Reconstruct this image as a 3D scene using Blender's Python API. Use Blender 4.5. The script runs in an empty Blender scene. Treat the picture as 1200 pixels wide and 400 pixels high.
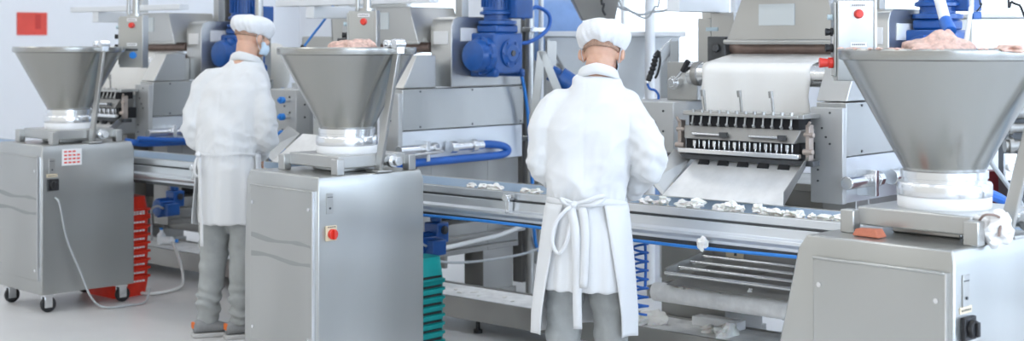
import bpy, bmesh, math, random
from mathutils import Vector, Matrix, noise
random.seed(7)
sc = bpy.context.scene
COL = sc.collection
K = 1667.0; CH = 1.62
RX, RY, FX, FY = .7465, .6654, -.6654, .7465
PI = math.pi

def ray(px):
    l = (px-600)/K
    return RX*l+FX, RY*l+FY
def atY(px, py, y):
    dx, dy = ray(px); D = y/dy
    return Vector((dx*D, y, CH-(py-52)/K*D))
def atX(px, py, x):
    dx, dy = ray(px); D = x/dx
    return Vector((x, dy*D, CH-(py-52)/K*D))
def atD(px, py, D):
    dx, dy = ray(px)
    return Vector((dx*D, dy*D, CH-(py-52)/K*D))

# ---------------------------------------------------------------- materials
def mat(name, col, rough=.5, metal=0., nscale=0., namt=0., ramt=0., bump=0., bscale=40., stretch=(1, 1, 1), spec=.5,
        emit=None, estr=0., trans=0., coat=0., sheen=0., sss=0.):
    m = bpy.data.materials.new(name); m.use_nodes = True
    nt = m.node_tree; b = nt.nodes['Principled BSDF']
    b.inputs['Base Color'].default_value = (*col, 1)
    b.inputs['Roughness'].default_value = rough
    b.inputs['Metallic'].default_value = metal
    b.inputs['Specular IOR Level'].default_value = spec
    if trans: b.inputs['Transmission Weight'].default_value = trans
    if coat: b.inputs['Coat Weight'].default_value = coat
    if sheen: b.inputs['Sheen Weight'].default_value = sheen
    if sss:
        b.inputs['Subsurface Weight'].default_value = sss; b.inputs['Subsurface Scale'].default_value = .01
    if emit:
        b.inputs['Emission Color'].default_value = (*emit, 1); b.inputs['Emission Strength'].default_value = estr
    if nscale or bump:
        tc = nt.nodes.new('ShaderNodeTexCoord'); mp = nt.nodes.new('ShaderNodeMapping')
        mp.inputs['Scale'].default_value = stretch
        nt.links.new(tc.outputs['Object'], mp.inputs['Vector'])
    if nscale:
        n = nt.nodes.new('ShaderNodeTexNoise'); n.inputs['Scale'].default_value = nscale
        n.inputs['Detail'].default_value = 5 if metal < .7 else 0; n.inputs['Roughness'].default_value = .6
        nt.links.new(mp.outputs[0], n.inputs['Vector'])
        if namt:
            mx = nt.nodes.new('ShaderNodeMix'); mx.data_type = 'RGBA'
            mx.inputs[6].default_value = (*[max(0, c*(1-namt)) for c in col], 1)
            mx.inputs[7].default_value = (*[min(1, c*(1+namt*.6)) for c in col], 1)
            rp = nt.nodes.new('ShaderNodeMapRange'); rp.inputs[1].default_value = .3; rp.inputs[2].default_value = .7
            nt.links.new(n.outputs['Fac'], rp.inputs[0]); nt.links.new(rp.outputs[0], mx.inputs[0])
            nt.links.new(mx.outputs[2], b.inputs['Base Color'])
        if ramt:
            r = nt.nodes.new('ShaderNodeMapRange')
            r.inputs[1].default_value = .3; r.inputs[2].default_value = .7
            r.inputs[3].default_value = max(.04, rough-ramt); r.inputs[4].default_value = min(1, rough+ramt)
            nt.links.new(n.outputs['Fac'], r.inputs[0]); nt.links.new(r.outputs[0], b.inputs['Roughness'])
    if bump:
        n2 = nt.nodes.new('ShaderNodeTexNoise'); n2.inputs['Scale'].default_value = bscale; n2.inputs['Detail'].default_value = 4
        nt.links.new(mp.outputs[0], n2.inputs['Vector'])
        bp = nt.nodes.new('ShaderNodeBump'); bp.inputs['Strength'].default_value = bump; bp.inputs['Distance'].default_value = .01
        nt.links.new(n2.outputs['Fac'], bp.inputs['Height']); nt.links.new(bp.outputs[0], b.inputs['Normal'])
    return m

M = dict(
    steel=mat('brushed_steel', (.50, .50, .485), .31, .86, 3, .08, 0, .0, 60, (1, 1, 1)),
    cab=mat('cabinet_steel', (.48, .485, .47), .29, .87, 1.6, .07, 0, .0, 90, (3, 3, .8)),
    cone=mat('spun_steel', (.42, .42, .40), .25, .92, 2.2, .05, 0, .0, 70, (1, 1, .5)),
    bright=mat('polished_steel', (.78, .79, .80), .22, .97),
    dull=mat('dull_steel', (.34, .335, .32), .45, .75, 4, .15, 0, .0, 50),
    dark=mat('dark_steel', (.10, .105, .11), .45, .6, 8, .3, .1),
    black=mat('black_rubber', (.015, .015, .017), .5),
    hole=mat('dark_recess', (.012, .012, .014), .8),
    blue=mat('blue_enamel', (.012, .095, .36), .38, 0, 9, .2, .06, .06, 30, coat=.2),
    blueH=mat('blue_hose', (.02, .13, .50), .42),
    cyan=mat('light_blue_tube', (.03, .24, .72), .35),
    lilac=mat('pale_blue_enamel', (.22, .36, .66), .4, 0, 4, .15),
    white=mat('white_plastic', (.78, .80, .82), .45),
    ring=mat('white_ring', (.86, .87, .88), .35),
    cream=mat('cream_label', (.72, .62, .45), .6),
    labelw=mat('white_label', (.80, .80, .80), .6),
    labelg=mat('pale_blue_label', (.55, .68, .74), .5),
    red=mat('red_plastic', (.70, .03, .015), .35, coat=.3),
    redC=mat('red_crate_plastic', (.78, .035, .012), .42, 0, 12, .15),
    redS=mat('red_sign', (.82, .085, .06), .5, 0, 3, .12),
    orange=mat('orange_rubber', (.75, .17, .03), .5),
    brick=mat('terracotta_block', (.50, .16, .09), .6, 0, 30, .15),
    teal=mat('teal_crate_plastic', (.0, .30, .29), .4, 0, 10, .15),
    dough=mat('dough', (.86, .85, .81), .6, 0, 25, .05, 0, .25, 60, sss=.1),
    sheet=mat('dough_sheet', (.90, .89, .86), .7, 0, 5, .02, 0, .05, 20),
    belt=mat('floured_belt', (.92, .92, .91), .65, 0, 14, .14, 0, .2, 50),
    meat=mat('minced_meat', (.74, .50, .42), .55, 0, 45, .32, 0, .6, 70, sss=.1),
    coat=mat('white_cotton', (.72, .73, .74), .85, 0, 0, 0, 0, .10, 300, sheen=.15),
    capm=mat('cap_fabric', (.78, .79, .81), .9, 0, 0, 0, 0, .25, 160),
    trous=mat('grey_cotton', (.36, .375, .37), .85, 0, 14, .10, 0, .15, 200),
    shoe=mat('grey_shoe_fabric', (.27, .275, .28), .8, 0, 30, .15),
    sole=mat('pale_sole', (.52, .52, .51), .6),
    skin=mat('skin', (.66, .40, .29), .5, 0, 20, .08, 0, .05, 120, sss=.15),
    hair=mat('short_brown_hair', (.40, .25, .18), .8, 0, 120, .4),
    mask=mat('mask_fabric', (.62, .76, .88), .8),
    floor=mat('painted_floor', (.66, .655, .65), .38, 0, 1.0, .10, .03, .0, 8),
    satin=mat('satin_steel', (.50, .505, .50), .42, .45, 3, .08), paint=mat('pale_grey_paint', (.72, .75, .77), .45, .1, 4, .06), wall=mat('white_wall', (.88, .90, .94), .7, 0, .6, .03),
    frame=mat('window_frame_white', (.8, .82, .84), .5),
    lamp=mat('lamp_diffuser', (1, 1, 1), .5, emit=(1, .985, .94), estr=7.5),
    sky=mat('daylight_pane', (.8, .9, 1), .3, emit=(.70, .83, 1.0), estr=7),
    sky2=mat('frosted_daylight_pane', (.8, .9, 1), .3, emit=(.80, .90, 1.0), estr=1.6),
    hoseW=mat('white_hose', (.72, .73, .72), .4),
    hoseG=mat('grey_cable', (.42, .44, .45), .45),
    smear=mat('grease_marks', (.36, .37, .365), .5, .7),
    brown=mat('brown_reflection_and_print', (.30, .22, .19), .38, .6, 14, .2),  # brown stands in for reflections on steel rollers; also colours print and tie
    maroon=mat('dark_red_enamel', (.16, .015, .02), .5),
    rust=mat('stained_steel', (.40, .34, .30), .45, .7, 6, .25, .1),
)

# ---------------------------------------------------------------- mesh builder
class MB:
    def __init__(s): s.bm = bmesh.new()
    def _add(s, verts, faces, Mx=None):
        vs = [s.bm.verts.new((Mx @ Vector(v)) if Mx else v) for v in verts]
        for f in faces:
            try: s.bm.faces.new([vs[i] for i in f])
            except ValueError: pass
        return vs
    def box(s, x0, x1, y0, y1, z0, z1, Mx=None):
        v = [(x0, y0, z0), (x1, y0, z0), (x1, y1, z0), (x0, y1, z0), (x0, y0, z1), (x1, y0, z1), (x1, y1, z1), (x0, y1, z1)]
        s._add(v, [(0, 3, 2, 1), (4, 5, 6, 7), (0, 1, 5, 4), (1, 2, 6, 5), (2, 3, 7, 6), (3, 0, 4, 7)], Mx); return s
    def hexa(s, v, Mx=None):
        s._add(v, [(0, 3, 2, 1), (4, 5, 6, 7), (0, 1, 5, 4), (1, 2, 6, 5), (2, 3, 7, 6), (3, 0, 4, 7)], Mx); return s
    def rings(s, rl, cap0=True, cap1=True, closed=True):
        bm = s.bm; R = [[bm.verts.new(p) for p in r] for r in rl]; n = len(rl[0])
        m = n if closed else n-1
        for a, b in zip(R, R[1:]):
            for i in range(m):
                j = (i+1) % n
                try: bm.faces.new((a[i], a[j], b[j], b[i]))
                except ValueError: pass
        if closed and cap0: bm.faces.new(list(reversed(R[0])))
        if closed and cap1: bm.faces.new(R[-1])
        return s
    def cyl(s, p0, p1, r0, r1=None, n=20, Mx=None):
        p0 = Vector(p0); p1 = Vector(p1); r1 = r0 if r1 is None else r1
        d = (p1-p0).normalized(); u = d.orthogonal().normalized(); w = d.cross(u)
        rl = []
        for p, r in ((p0, r0), (p1, r1)):
            q = [p+(u*math.cos(2*PI*i/n)+w*math.sin(2*PI*i/n))*r for i in range(n)]
            rl.append([Mx @ v for v in q] if Mx else q)
        s.rings(rl); return s
    def lathe(s, prof, c=(0, 0, 0), n=48, axis='Z'):
        rl = []
        for r, h in prof:
            q = []
            for i in range(n):
                a = 2*PI*i/n; x, y = r*math.cos(a), r*math.sin(a)
                p = {'Z': (x, y, h), 'X': (h, x, y), 'Y': (y, h, x)}[axis]
                q.append(Vector(p)+Vector(c))
            rl.append(q)
        s.rings(rl); return s
    def tube(s, pts, r, n=10, sub=6, flat=None):
        P = [Vector(p) for p in pts]
        if sub > 1 and len(P) > 2:
            Q = []; E = [P[0]*2-P[1]]+P+[P[-1]*2-P[-2]]
            for i in range(1, len(E)-2):
                a, b, c, d = E[i-1:i+3]
                for k in range(sub):
                    t = k/sub
                    Q.append(.5*((2*b)+(c-a)*t+(2*a-5*b+4*c-d)*t*t+(3*b-a-3*c+d)*t**3))
            Q.append(P[-1])
        else: Q = P
        rr = r if callable(r) else (lambda t: r)
        u = None; rl = []
        for i, p in enumerate(Q):
            d = (Q[min(i+1, len(Q)-1)]-Q[max(i-1, 0)]).normalized()
            if u is None: u = d.orthogonal().normalized()
            u = (u-d*u.dot(d)).normalized(); w = d.cross(u)
            R = rr(i/(len(Q)-1))
            rl.append([p+(u*math.cos(2*PI*k/n)+w*math.sin(2*PI*k/n))*R for k in range(n)])
        s.rings(rl); return s
    def prism(s, poly, axis, a0, a1, Mx=None):
        def P(p, a):
            v = {'X': (a, p[0], p[1]), 'Y': (p[0], a, p[1]), 'Z': (p[0], p[1], a)}[axis]
            return (Mx @ Vector(v)) if Mx else Vector(v)
        s.rings([[P(p, a0) for p in poly], [P(p, a1) for p in poly]]); return s
    def ball(s, c, r, sc_=(1, 1, 1), sub=2, jit=0, Mx=None):
        b2 = bmesh.new(); bmesh.ops.create_icosphere(b2, subdivisions=sub, radius=1)
        off = Vector((random.random()*50, random.random()*50, 0))
        vs = {}
        for v in b2.verts:
            k = 1+(noise.noise(v.co*1.6+off)*jit if jit else 0)
            p = Vector((v.co.x*sc_[0], v.co.y*sc_[1], v.co.z*sc_[2]))*r*k+Vector(c)
            vs[v.index] = s.bm.verts.new((Mx @ p) if Mx else p)
        for f in b2.faces: s.bm.faces.new([vs[v.index] for v in f.verts])
        b2.free(); return s
    def build(s, name, m, parent=None, bevel=0., o=None, angle=35):
        bmesh.ops.recalc_face_normals(s.bm, faces=s.bm.faces)
        if parent is not None:
            w = Vector((0, 0, 0)); p = parent
            while p is not None: w += p.location; p = p.parent
            if o is None: bmesh.ops.translate(s.bm, verts=s.bm.verts, vec=-w)
        me = bpy.data.meshes.new(name); s.bm.to_mesh(me); s.bm.free()
        me.materials.append(M[m] if isinstance(m, str) else m)
        me.shade_smooth(); me.set_sharp_from_angle(angle=math.radians(angle))
        ob = bpy.data.objects.new(name, me); COL.objects.link(ob); ob.parent = parent
        if bevel:
            bv = ob.modifiers.new('bevel', 'BEVEL'); bv.width = bevel; bv.segments = 2
            bv.limit_method = 'ANGLE'; bv.angle_limit = math.radians(40); bv.harden_normals = False
        return ob

def tag(o, label, cat, group=None, kind=None):
    o['label'] = label
    if cat: o['category'] = cat
    if group: o['group'] = group
    if kind: o['kind'] = kind
    return o
def thing(name, loc, label, cat, group=None, rz=0):
    o = bpy.data.objects.new(name, None); COL.objects.link(o); o.location = loc; o.rotation_euler = (0, 0, rz)
    o.empty_display_size = .1
    return tag(o, label, cat, group)
def struct(o, label=None):
    o['kind'] = 'structure'
    if label: o['label'] = label
    return o
def kids(o): return [c for c in COL.objects if c.parent == o]
CH_CACHE = {}
def copy_tree(o, parent=None):
    c = o.copy(); COL.objects.link(c); c.parent = parent
    for ch in kids(o): copy_tree(ch, c)
    return c
def dup(o, delta, label=None, rz=None, loc=None):
    c = copy_tree(o)
    c.location = Vector(loc) if loc is not None else o.location+Vector(delta)
    if rz is not None: c.rotation_euler = (0, 0, rz)
    if label: c['label'] = label
    return c

# text built from small strokes (5x7 letters as curves would need fonts; use the built-in font)
def text(s, size, m, parent, loc, rot, ext=.0006):
    cu = bpy.data.curves.new('lettering', 'FONT'); cu.body = s; cu.size = size; cu.extrude = ext
    cu.align_x = 'CENTER'; cu.align_y = 'CENTER'
    cu.materials.append(M[m])
    o = bpy.data.objects.new('lettering', cu); COL.objects.link(o); o.parent = parent
    o.location = loc; o.rotation_euler = rot
    return o

# ================================================================ the room
b = MB(); b.box(-16, 6, -6, 13, -.1, 0); struct(b.build('floor', 'floor'))
b = MB(); b.box(-16, 6, 12.5, 12.7, 0, 4.4); struct(b.build('wall_back', 'wall'))
b = MB(); b.box(-15.2, -15, -6, 12.5, 0, 4.4); struct(b.build('wall_left', 'wall'))
b = MB(); b.box(-16, 6, -2.2, 12.7, 4.4, 4.5); struct(b.build('ceiling', 'wall'))
# right wall with window openings (piers + sill band + head band)
b = MB()
b.box(5, 5.2, -6, 12.5, 0, .9); b.box(5, 5.2, -6, 12.5, 3.6, 4.4)
wins = [(-5, -1.5), (-.5, 3), (4, 7.5), (8.5, 12)]
edges = [-6]+[v for w in wins for v in w]+[12.5]
for i in range(0, len(edges), 2): b.box(5, 5.2, edges[i], edges[i+1], .9, 3.6)
struct(b.build('wall_right', 'wall'))
for i, (a, c) in enumerate(wins):
    f = MB()
    f.box(5.02, 5.12, a, a+.07, .9, 3.6); f.box(5.02, 5.12, c-.07, c, .9, 3.6); f.box(5.02, 5.12, a, c, .9, .97); f.box(5.02, 5.12, a, c, 3.53, 3.6)
    f.box(5.02, 5.12, (a+c)/2-.03, (a+c)/2+.03, .97, 3.53)
    w = struct(f.build('window_%d' % (i+1), 'frame'))
    g = MB(); g.box(5.06, 5.08, a+.05, c-.05, .95, 3.55); struct(g.build('pane', 'sky', w))
# frosted windows in the back wall (bright areas between the machines)
n = 5
for a, c, z0, z1 in ((-14.2, -11.9, 1.35, 2.9), (-10.9, -8.0, 1.35, 2.9), (-7.4, -4.3, 1.45, 2.9), (-3.7, -1.2, 1.45, 2.9)):
    f = MB()
    f.box(a, a+.06, 12.42, 12.5, z0, z1); f.box(c-.06, c, 12.42, 12.5, z0, z1); f.box(a, c, 12.42, 12.5, z0, z0+.06); f.box(a, c, 12.42, 12.5, z1-.06, z1)
    f.box((a+c)/2-.025, (a+c)/2+.025, 12.42, 12.5, z0, z1)
    w = struct(f.build('window_%d' % n, 'frame')); n += 1
    g = MB(); g.box(a+.05, c-.05, 12.46, 12.49, z0+.05, z1-.05); struct(g.build('pane', 'sky2', w))
k = 0
for x in (-13, -10, -7, -4, -1, 2):
    for y in (-.8, 1.6, 3.6, 6.4, 9.5):
        t = thing('ceiling_light', (x, y, 4.4), 'long white ceiling light panel above the production hall', 'light', 'ceiling lights')
        f = MB(); f.box(x-.8, x+.8, y-.2, y+.2, 4.34, 4.4); f.build('housing', 'frame', t, .01)
        f = MB(); f.box(x-.76, x+.76, y-.16, y+.16, 4.325, 4.345); f.build('diffuser', 'lamp', t)

# red sign on the left wall
p0 = atX(20, 41, -15); p1 = atX(55, 15, -15)
s = MB(); s.box(-15, -14.985, p0.y, p1.y, p0.z, p1.z)
sg = tag(s.build('wall_sign', 'redS', bevel=.003), 'faded red rectangular sign high on the white left wall', 'sign')
s = MB(); ww = p1.y-p0.y
s.box(-14.986, -14.982, p0.y+ww*.60, p0.y+ww*.78, p0.z+.07, p1.z-.02)
s.build('printed_patch', mat('darker_red_print', (.62, .05, .04), .6), sg)

# ================================================================ sheeting machines (three alike)
XR = -3.136
def bolts(par, pts, axis, r=.006, h=.004):
    for p in pts:
        b = MB(); p = Vector(p); d = {'X': Vector((h, 0, 0)), 'Y': Vector((0, -h, 0))}[axis]
        b.cyl(p, p+d, r, n=8); b.build('bolt', 'dark', par)

def sheeter():
    t = thing('dough_sheeting_machine', (XR, 5.75, 0), '', 'machine', 'dough sheeting machines behind the conveyor')
    # left end block
    b = MB(); b.box(-4.42, -4.06, 5.75, 5.87, .93, 1.334); b.box(-4.42, -4.12, 5.87, 6.5, .93, 1.334)
    o = b.build('end_block', 'satin', t, .004)
    bolts(o, [(-4.12, 5.749, 1.29), (-4.12, 5.749, 1.19), (-4.12, 5.749, 1.10), (-4.13, 5.749, 1.0), (-4.3, 5.749, 1.27), (-4.17, 5.749, 1.23), (-4.19, 5.749, 1.08)], 'Y')
    bolts(o, [(-4.06, 5.82, 1.24), (-4.06, 5.82, 1.16)], 'X', .007)
    # right end block
    b = MB(); b.box(-3.30, XR, 5.75, 5.785, .90, 1.334); b.box(-3.31, -3.29, 5.785, 5.90, .9, 1.334)
    o = b.build('end_block', 'satin', t, .004)
    bolts(o, [(-3.27, 5.749, 1.29), (-3.2, 5.749, 1.31), (-3.24, 5.749, 1.24), (-3.2, 5.749, 1.17), (-3.26, 5.749, 1.05), (-3.26, 5.749, 1.0), (-3.22, 5.749, 1.20)], 'Y', .005)
    # side panels on the right flank
    b = MB(); b.box(-3.29, XR-.002, 5.785, 6.86, 1.112, 1.355)
    o = b.build('upper_side_panel', 'cab', t, .004)
    bolts(o, [(XR-.002, y, z) for y in (5.93, 6.38, 6.83) for z in (1.13, 1.34)], 'X', .006)
    b = MB(); b.box(-3.29, XR-.014, 5.785, 6.86, .90, 1.108)
    b.build('lower_side_panel', mat('light_panel_steel', (.66, .68, .70), .38, .78, 5, .06, .06) if 'light' not in M else M['light'], t, .004)
    # base tank with opening (frame of four)
    b = MB()
    b.box(-3.34, XR-.03, 5.93, 6.05, .33, .90); b.box(-3.34, XR-.03, 6.55, 6.84, .33, .90)
    b.box(-3.34, XR-.03, 6.05, 6.55, .33, .52); b.box(-3.34, XR-.03, 6.05, 6.55, .74, .90)
    b.box(-4.42, -3.34, 6.84-.04, 6.84, .33, .92)
    b.box(-4.42, -3.34, 6.3, 6.84, .88, .92)
    b.build('base_body', 'dull', t, .004)
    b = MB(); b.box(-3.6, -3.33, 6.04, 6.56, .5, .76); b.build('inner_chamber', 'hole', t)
    b = MB(); b.box(XR-.03, XR+.03, 5.93, 6.84, .43, .45); b.box(XR-.03, XR+.006, 5.95, 6.80, .36, .37)
    b.build('drip_ledge', 'dull', t, .003)
    for x0, x1, y0, y1 in ((-3.34, XR-.04, 6.52, 6.80), (-4.42, -4.2, 6.52, 6.80)):
        b = MB(); b.box(x0, x1, y0, y1, .07, .34); b.box(x0-.015, x1+.015, y0-.015, y1+.015, 0, .075)
        b.build('leg', 'dull', t, .004)
    b = MB(); b.box(-4.42, -4.02, 6.15, 6.5, 0, .93); b.build('leg', 'dull', t, .004)
    b = MB(); b.box(-4.02, -3.34, 6.34, 6.37, .22, .90); b.box(-3.78, -3.75, 6.30, 6.34, .22, .42); b.build('back_panel', 'dull', t, .003)
    # bearing box with lever
    b = MB(); b.box(-4.277, -4.09, 6.0, 6.25, 1.334, 1.53)
    o = b.build('bearing_box', 'steel', t, .004)
    l = MB(); kx = atY(792, 97, 5.98)
    l.cyl((kx.x, 6.0, kx.z), (kx.x, 5.955, kx.z), .034, n=24); l.cyl((kx.x, 5.955, kx.z), (kx.x, 5.935, kx.z), .022, n=20)
    l.build('knob', 'bright', o, .003)
    e = atY(800, 84, 5.93); g = atY(807, 71, 5.93)
    l = MB(); l.cyl((kx.x, 5.945, kx.z), e, .007, n=10); l.build('lever', 'bright', o)
    l = MB(); l.cyl(e, g, .0135, .015, n=14); l.build('grip', 'black', o, .003)
    # rollers
    b = MB(); b.cyl((-4.12, 5.99, 1.472), (-3.28, 5.99, 1.472), .056, n=40); b.build('roller', 'bright', t)
    b = MB(); b.cyl((-4.09, 5.99, 1.472), (-4.055, 5.99, 1.472), .062, n=32); b.cyl((-4.055, 5.99, 1.472), (-4.03, 5.99, 1.472), .04, n=24)
    b.build('bearing', 'dull', t, .004)
    b = MB(); b.box(-3.33, -3.28, 5.93, 6.2, 1.334, 1.52); b.build('bearing_bracket', 'steel', t, .006)
    b = MB(); b.cyl((-4.02, 6.22, 1.603), (-3.33, 6.22, 1.603), .034, n=28); b.build('roller', 'brown', t)  # steel roller, its brownish reflection put into the colour
    b = MB(); b.cyl((-4.05, 6.32, 1.50), (-3.30, 6.32, 1.50), .05, n=28); b.build('roller', 'brown', t)
    # towers
    b = MB(); b.box(-4.36, -4.275, 6.4, 6.75, 1.334, 1.76); b.box(-4.275, -4.13, 6.4, 6.75, 1.334, 1.79)
    o = b.build('rear_tower', 'steel', t, .004)
    a = atY(828, 36.5, 6.4); c = atY(842, 32, 6.4)
    l = MB(); l.box(a.x, c.x, 6.396, 6.4, a.z, c.z); l.build('label_plate', 'labelg', o)
    b = MB(); b.box(-4.13, -4.02, 6.15, 6.55, 1.40, 1.66); b.cyl((-4.07, 6.15, 1.6), (-4.07, 6.13, 1.6), .02, n=12); b.cyl((-4.06, 6.15, 1.5), (-4.06, 6.12, 1.5), .016, n=12)
    b.build('roller_mount', 'dark', t, .004)
    # hood
    z0, z1 = 1.632, 1.852
    b = MB(); b.hexa([(-3.985, 6.10, z0), (-3.33, 6.10, z0), (-3.33, 6.5, z0), (-3.985, 6.5, z0), (-3.89, 6.10, z1), (-3.41, 6.10, z1), (-3.41, 6.5, z1), (-3.89, 6.5, z1)])
    b.cyl((-3.995, 6.10, z0), (-3.32, 6.10, z0), .013, n=12)
    o = b.build('hood', 'steel', t, .005)
    a = atY(890, 30, 6.1); c = atY(936, 4, 6.1)
    l = MB(); l.box(a.x, c.x-.02, 6.094, 6.1, a.z, c.z); l.build('name_plate', mat('pale_plate', (.60, .64, .65), .45, .3), o, .001)
    b = MB(); b.box(-4.6, -3.15, 6.02, 6.10, 1.87, 1.91); b.box(-4.3, -4.22, 6.03, 6.5, 1.79, 1.87); b.build('top_beam', 'white', t, .004)
    b = MB(); b.box(-4.4, -4.34, 6.5, 6.56, .9, 2.5); b.build('upright', 'steel', t, .003); b = MB(); b.box(-3.4, -3.34, 6.5, 6.56, 1.36, 2.5); b.build('upright', 'steel', t, .003)
    # tapered box on right flank, housing
    b = MB(); b.prism([(5.80, 1.36), (5.91, 1.555), (6.07, 1.555), (6.07, 1.36)], 'X', -3.30, XR-.01); b.build('tapered_box', 'steel', t, .005)
    b = MB(); b.prism([(6.2, 1.362), (6.2, 1.73), (6.22, 1.775), (6.26, 1.79), (6.84, 1.79), (6.84, 1.362)], 'X', -3.32, XR-.006)
    o = b.build('gear_housing', 'steel', t, .004)
    l = MB(); l.box(-3.29, -3.17, 6.194, 6.2, 1.62, 1.70); l.build('cover_plate', 'labelw', o, .002)
    l = MB(); l.box(XR-.006, XR-.002, 6.28, 6.50, 1.64, 1.72); l.build('cover_plate', 'labelw', o, .001)
    # gear motor
    x = XR-.006
    b = MB(); b.box(x, x+.20, 6.37, 6.63, 1.44, 1.69); b.box(x, x+.215, 6.36, 6.40, 1.42, 1.47); b.box(x, x+.215, 6.60, 6.64, 1.42, 1.47)
    b.box(x+.02, x+.19, 6.40, 6.60, 1.69, 1.74)
    g = b.build('gearbox', 'blue', t, .012)
    l = MB(); l.lathe([(.085, x+.2), (.085, x+.212), (.06, x+.216), (.05, x+.225), (.03, x+.225)], (0, 6.51, 1.565), 32, 'X')
    for i in range(6):
        a = i*PI/3; l.cyl((x+.205, 6.51+.072*math.cos(a), 1.565+.072*math.sin(a)), (x+.22, 6.51+.072*math.cos(a), 1.565+.072*math.sin(a)), .008, n=6)
    l.build('flange', 'blue', g)
    l = MB(); l.cyl((x+.2, 6.51, 1.565), (x+.232, 6.51, 1.565), .018, n=16); l.build('shaft', 'dark', g)
    l = MB(); l.lathe([(.115, 6.37), (.115, 6.335), (.10, 6.33), (.10, 6.30), (.09, 6.27), (.05, 6.262)], (x+.11, 0, 1.55), 32, 'Y')
    for i in range(8):
        a = i*PI/4; l.box(-.012, .012, -.045, .0, .09, .115, Matrix.Translation((x+.11, 6.36, 1.55)) @ Matrix.Rotation(a, 4, 'Y'))
    l.build('end_cover', 'blue', g, .003)
    l = MB(); l.lathe([(.10, 1.74), (.12, 1.745), (.12, 1.765), (.085, 1.77), (.085, 1.80), (.11, 1.805), (.11, 1.82), (.09, 1.83), (.09, 2.15), (.07, 2.18)], (x+.105, 6.50, 0), 32)
    for i in range(24):
        a = 2*PI*i/24; l.box(.088, .102, -.003, .003, 1.85, 2.12, Matrix.Translation((x+.105, 6.50, 0)) @ Matrix.Rotation(a, 4, 'Z'))
    mo = l.build('motor', 'blue', g)
    l = MB(); l.box(x+.16, x+.26, 6.50, 6.66, 1.78, 1.90); l.build('terminal_box', 'blue', g, .008)
    # pistons along the flank
    px_ = XR+.035
    b = MB(); b.cyl((px_, 5.72, 1.0), (px_, 5.90, 1.0), .030, n=24); b.box(XR-.014, px_+.05, 5.90, 5.93, .93, 1.05)
    b.cyl((px_, 5.93, 1.0), (px_, 5.99, 1.0), .024, n=20); b.cyl((px_, 5.99, 1.0), (px_, 6.03, 1.0), .036, n=8); b.cyl((px_, 6.03, 1.0), (px_, 6.045, 1.0), .018, n=12)
    b.build('piston', 'bright', t, .003)
    b = MB(); b.cyl((px_, 6.14, 1.0), (px_, 6.19, 1.0), .038, n=24); b.cyl((px_, 6.19, 1.0), (px_, 6.33, 1.0), .026, n=20); b.cyl((px_, 6.33, 1.0), (px_, 6.37, 1.0), .04, n=8)
    b.cyl((px_, 6.37, 1.0), (px_, 6.43, 1.0), .028, n=20)
    b.build('pipe_fitting', 'bright', t, .003)
    return t
M['light'] = mat('light_panel_steel', (.74, .77, .80), .38, .75, 5, .06, .06)
S3 = sheeter()
S3['label'] = 'steel dough sheeting machine nearest the camera, beside the right hopper'
D2 = Vector((-2.874, 0, 0)); D1 = Vector((-5.40, 0, 0))
S2 = dup(S3, D2, 'steel dough sheeting machine behind the middle hopper, its blue gear motor facing us')
S1 = dup(S3, D1, 'blurred steel dough sheeting machine farthest left, behind the left worker')

# dough sheet draped over roller
def dsheet():
    prof = []
    for i in range(9): prof.append((5.932, 1.25+.222*i/8))
    for i in range(1, 10):
        a = PI-i*PI/2/9; prof.append((5.99+.058*math.cos(a), 1.472+.058*math.sin(a)))
    for i in range(1, 9): prof.append((5.99+.30*i/8, 1.53+.055*i/8))
    b = MB(); nx = 24; x0, x1 = -4.015, -3.41
    rl = []
    for (y, z) in prof:
        rl.append([Vector((x0+(x1-x0)*i/nx + (.006*math.sin(z*40) if i in (0, nx) else 0), y-.003*math.sin(i*.9+z*5), z)) for i in range(nx+1)])
    b.rings(rl, closed=False)
    o = b.build('dough_sheet', 'sheet'); md = o.modifiers.new('solid', 'SOLIDIFY'); md.thickness = .004; md.offset = 0
    # origin to place
    return o
DS = dsheet()
tag(DS, 'broad white dough sheet draped over the roller of the right machine', 'dough sheet', 'dough sheets')
dup(DS, D2, 'dough sheet on the middle sheeting machine, mostly hidden behind the hopper')
dup(DS, D1, 'blurred dough sheet on the leftmost sheeting machine behind its control box')

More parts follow.
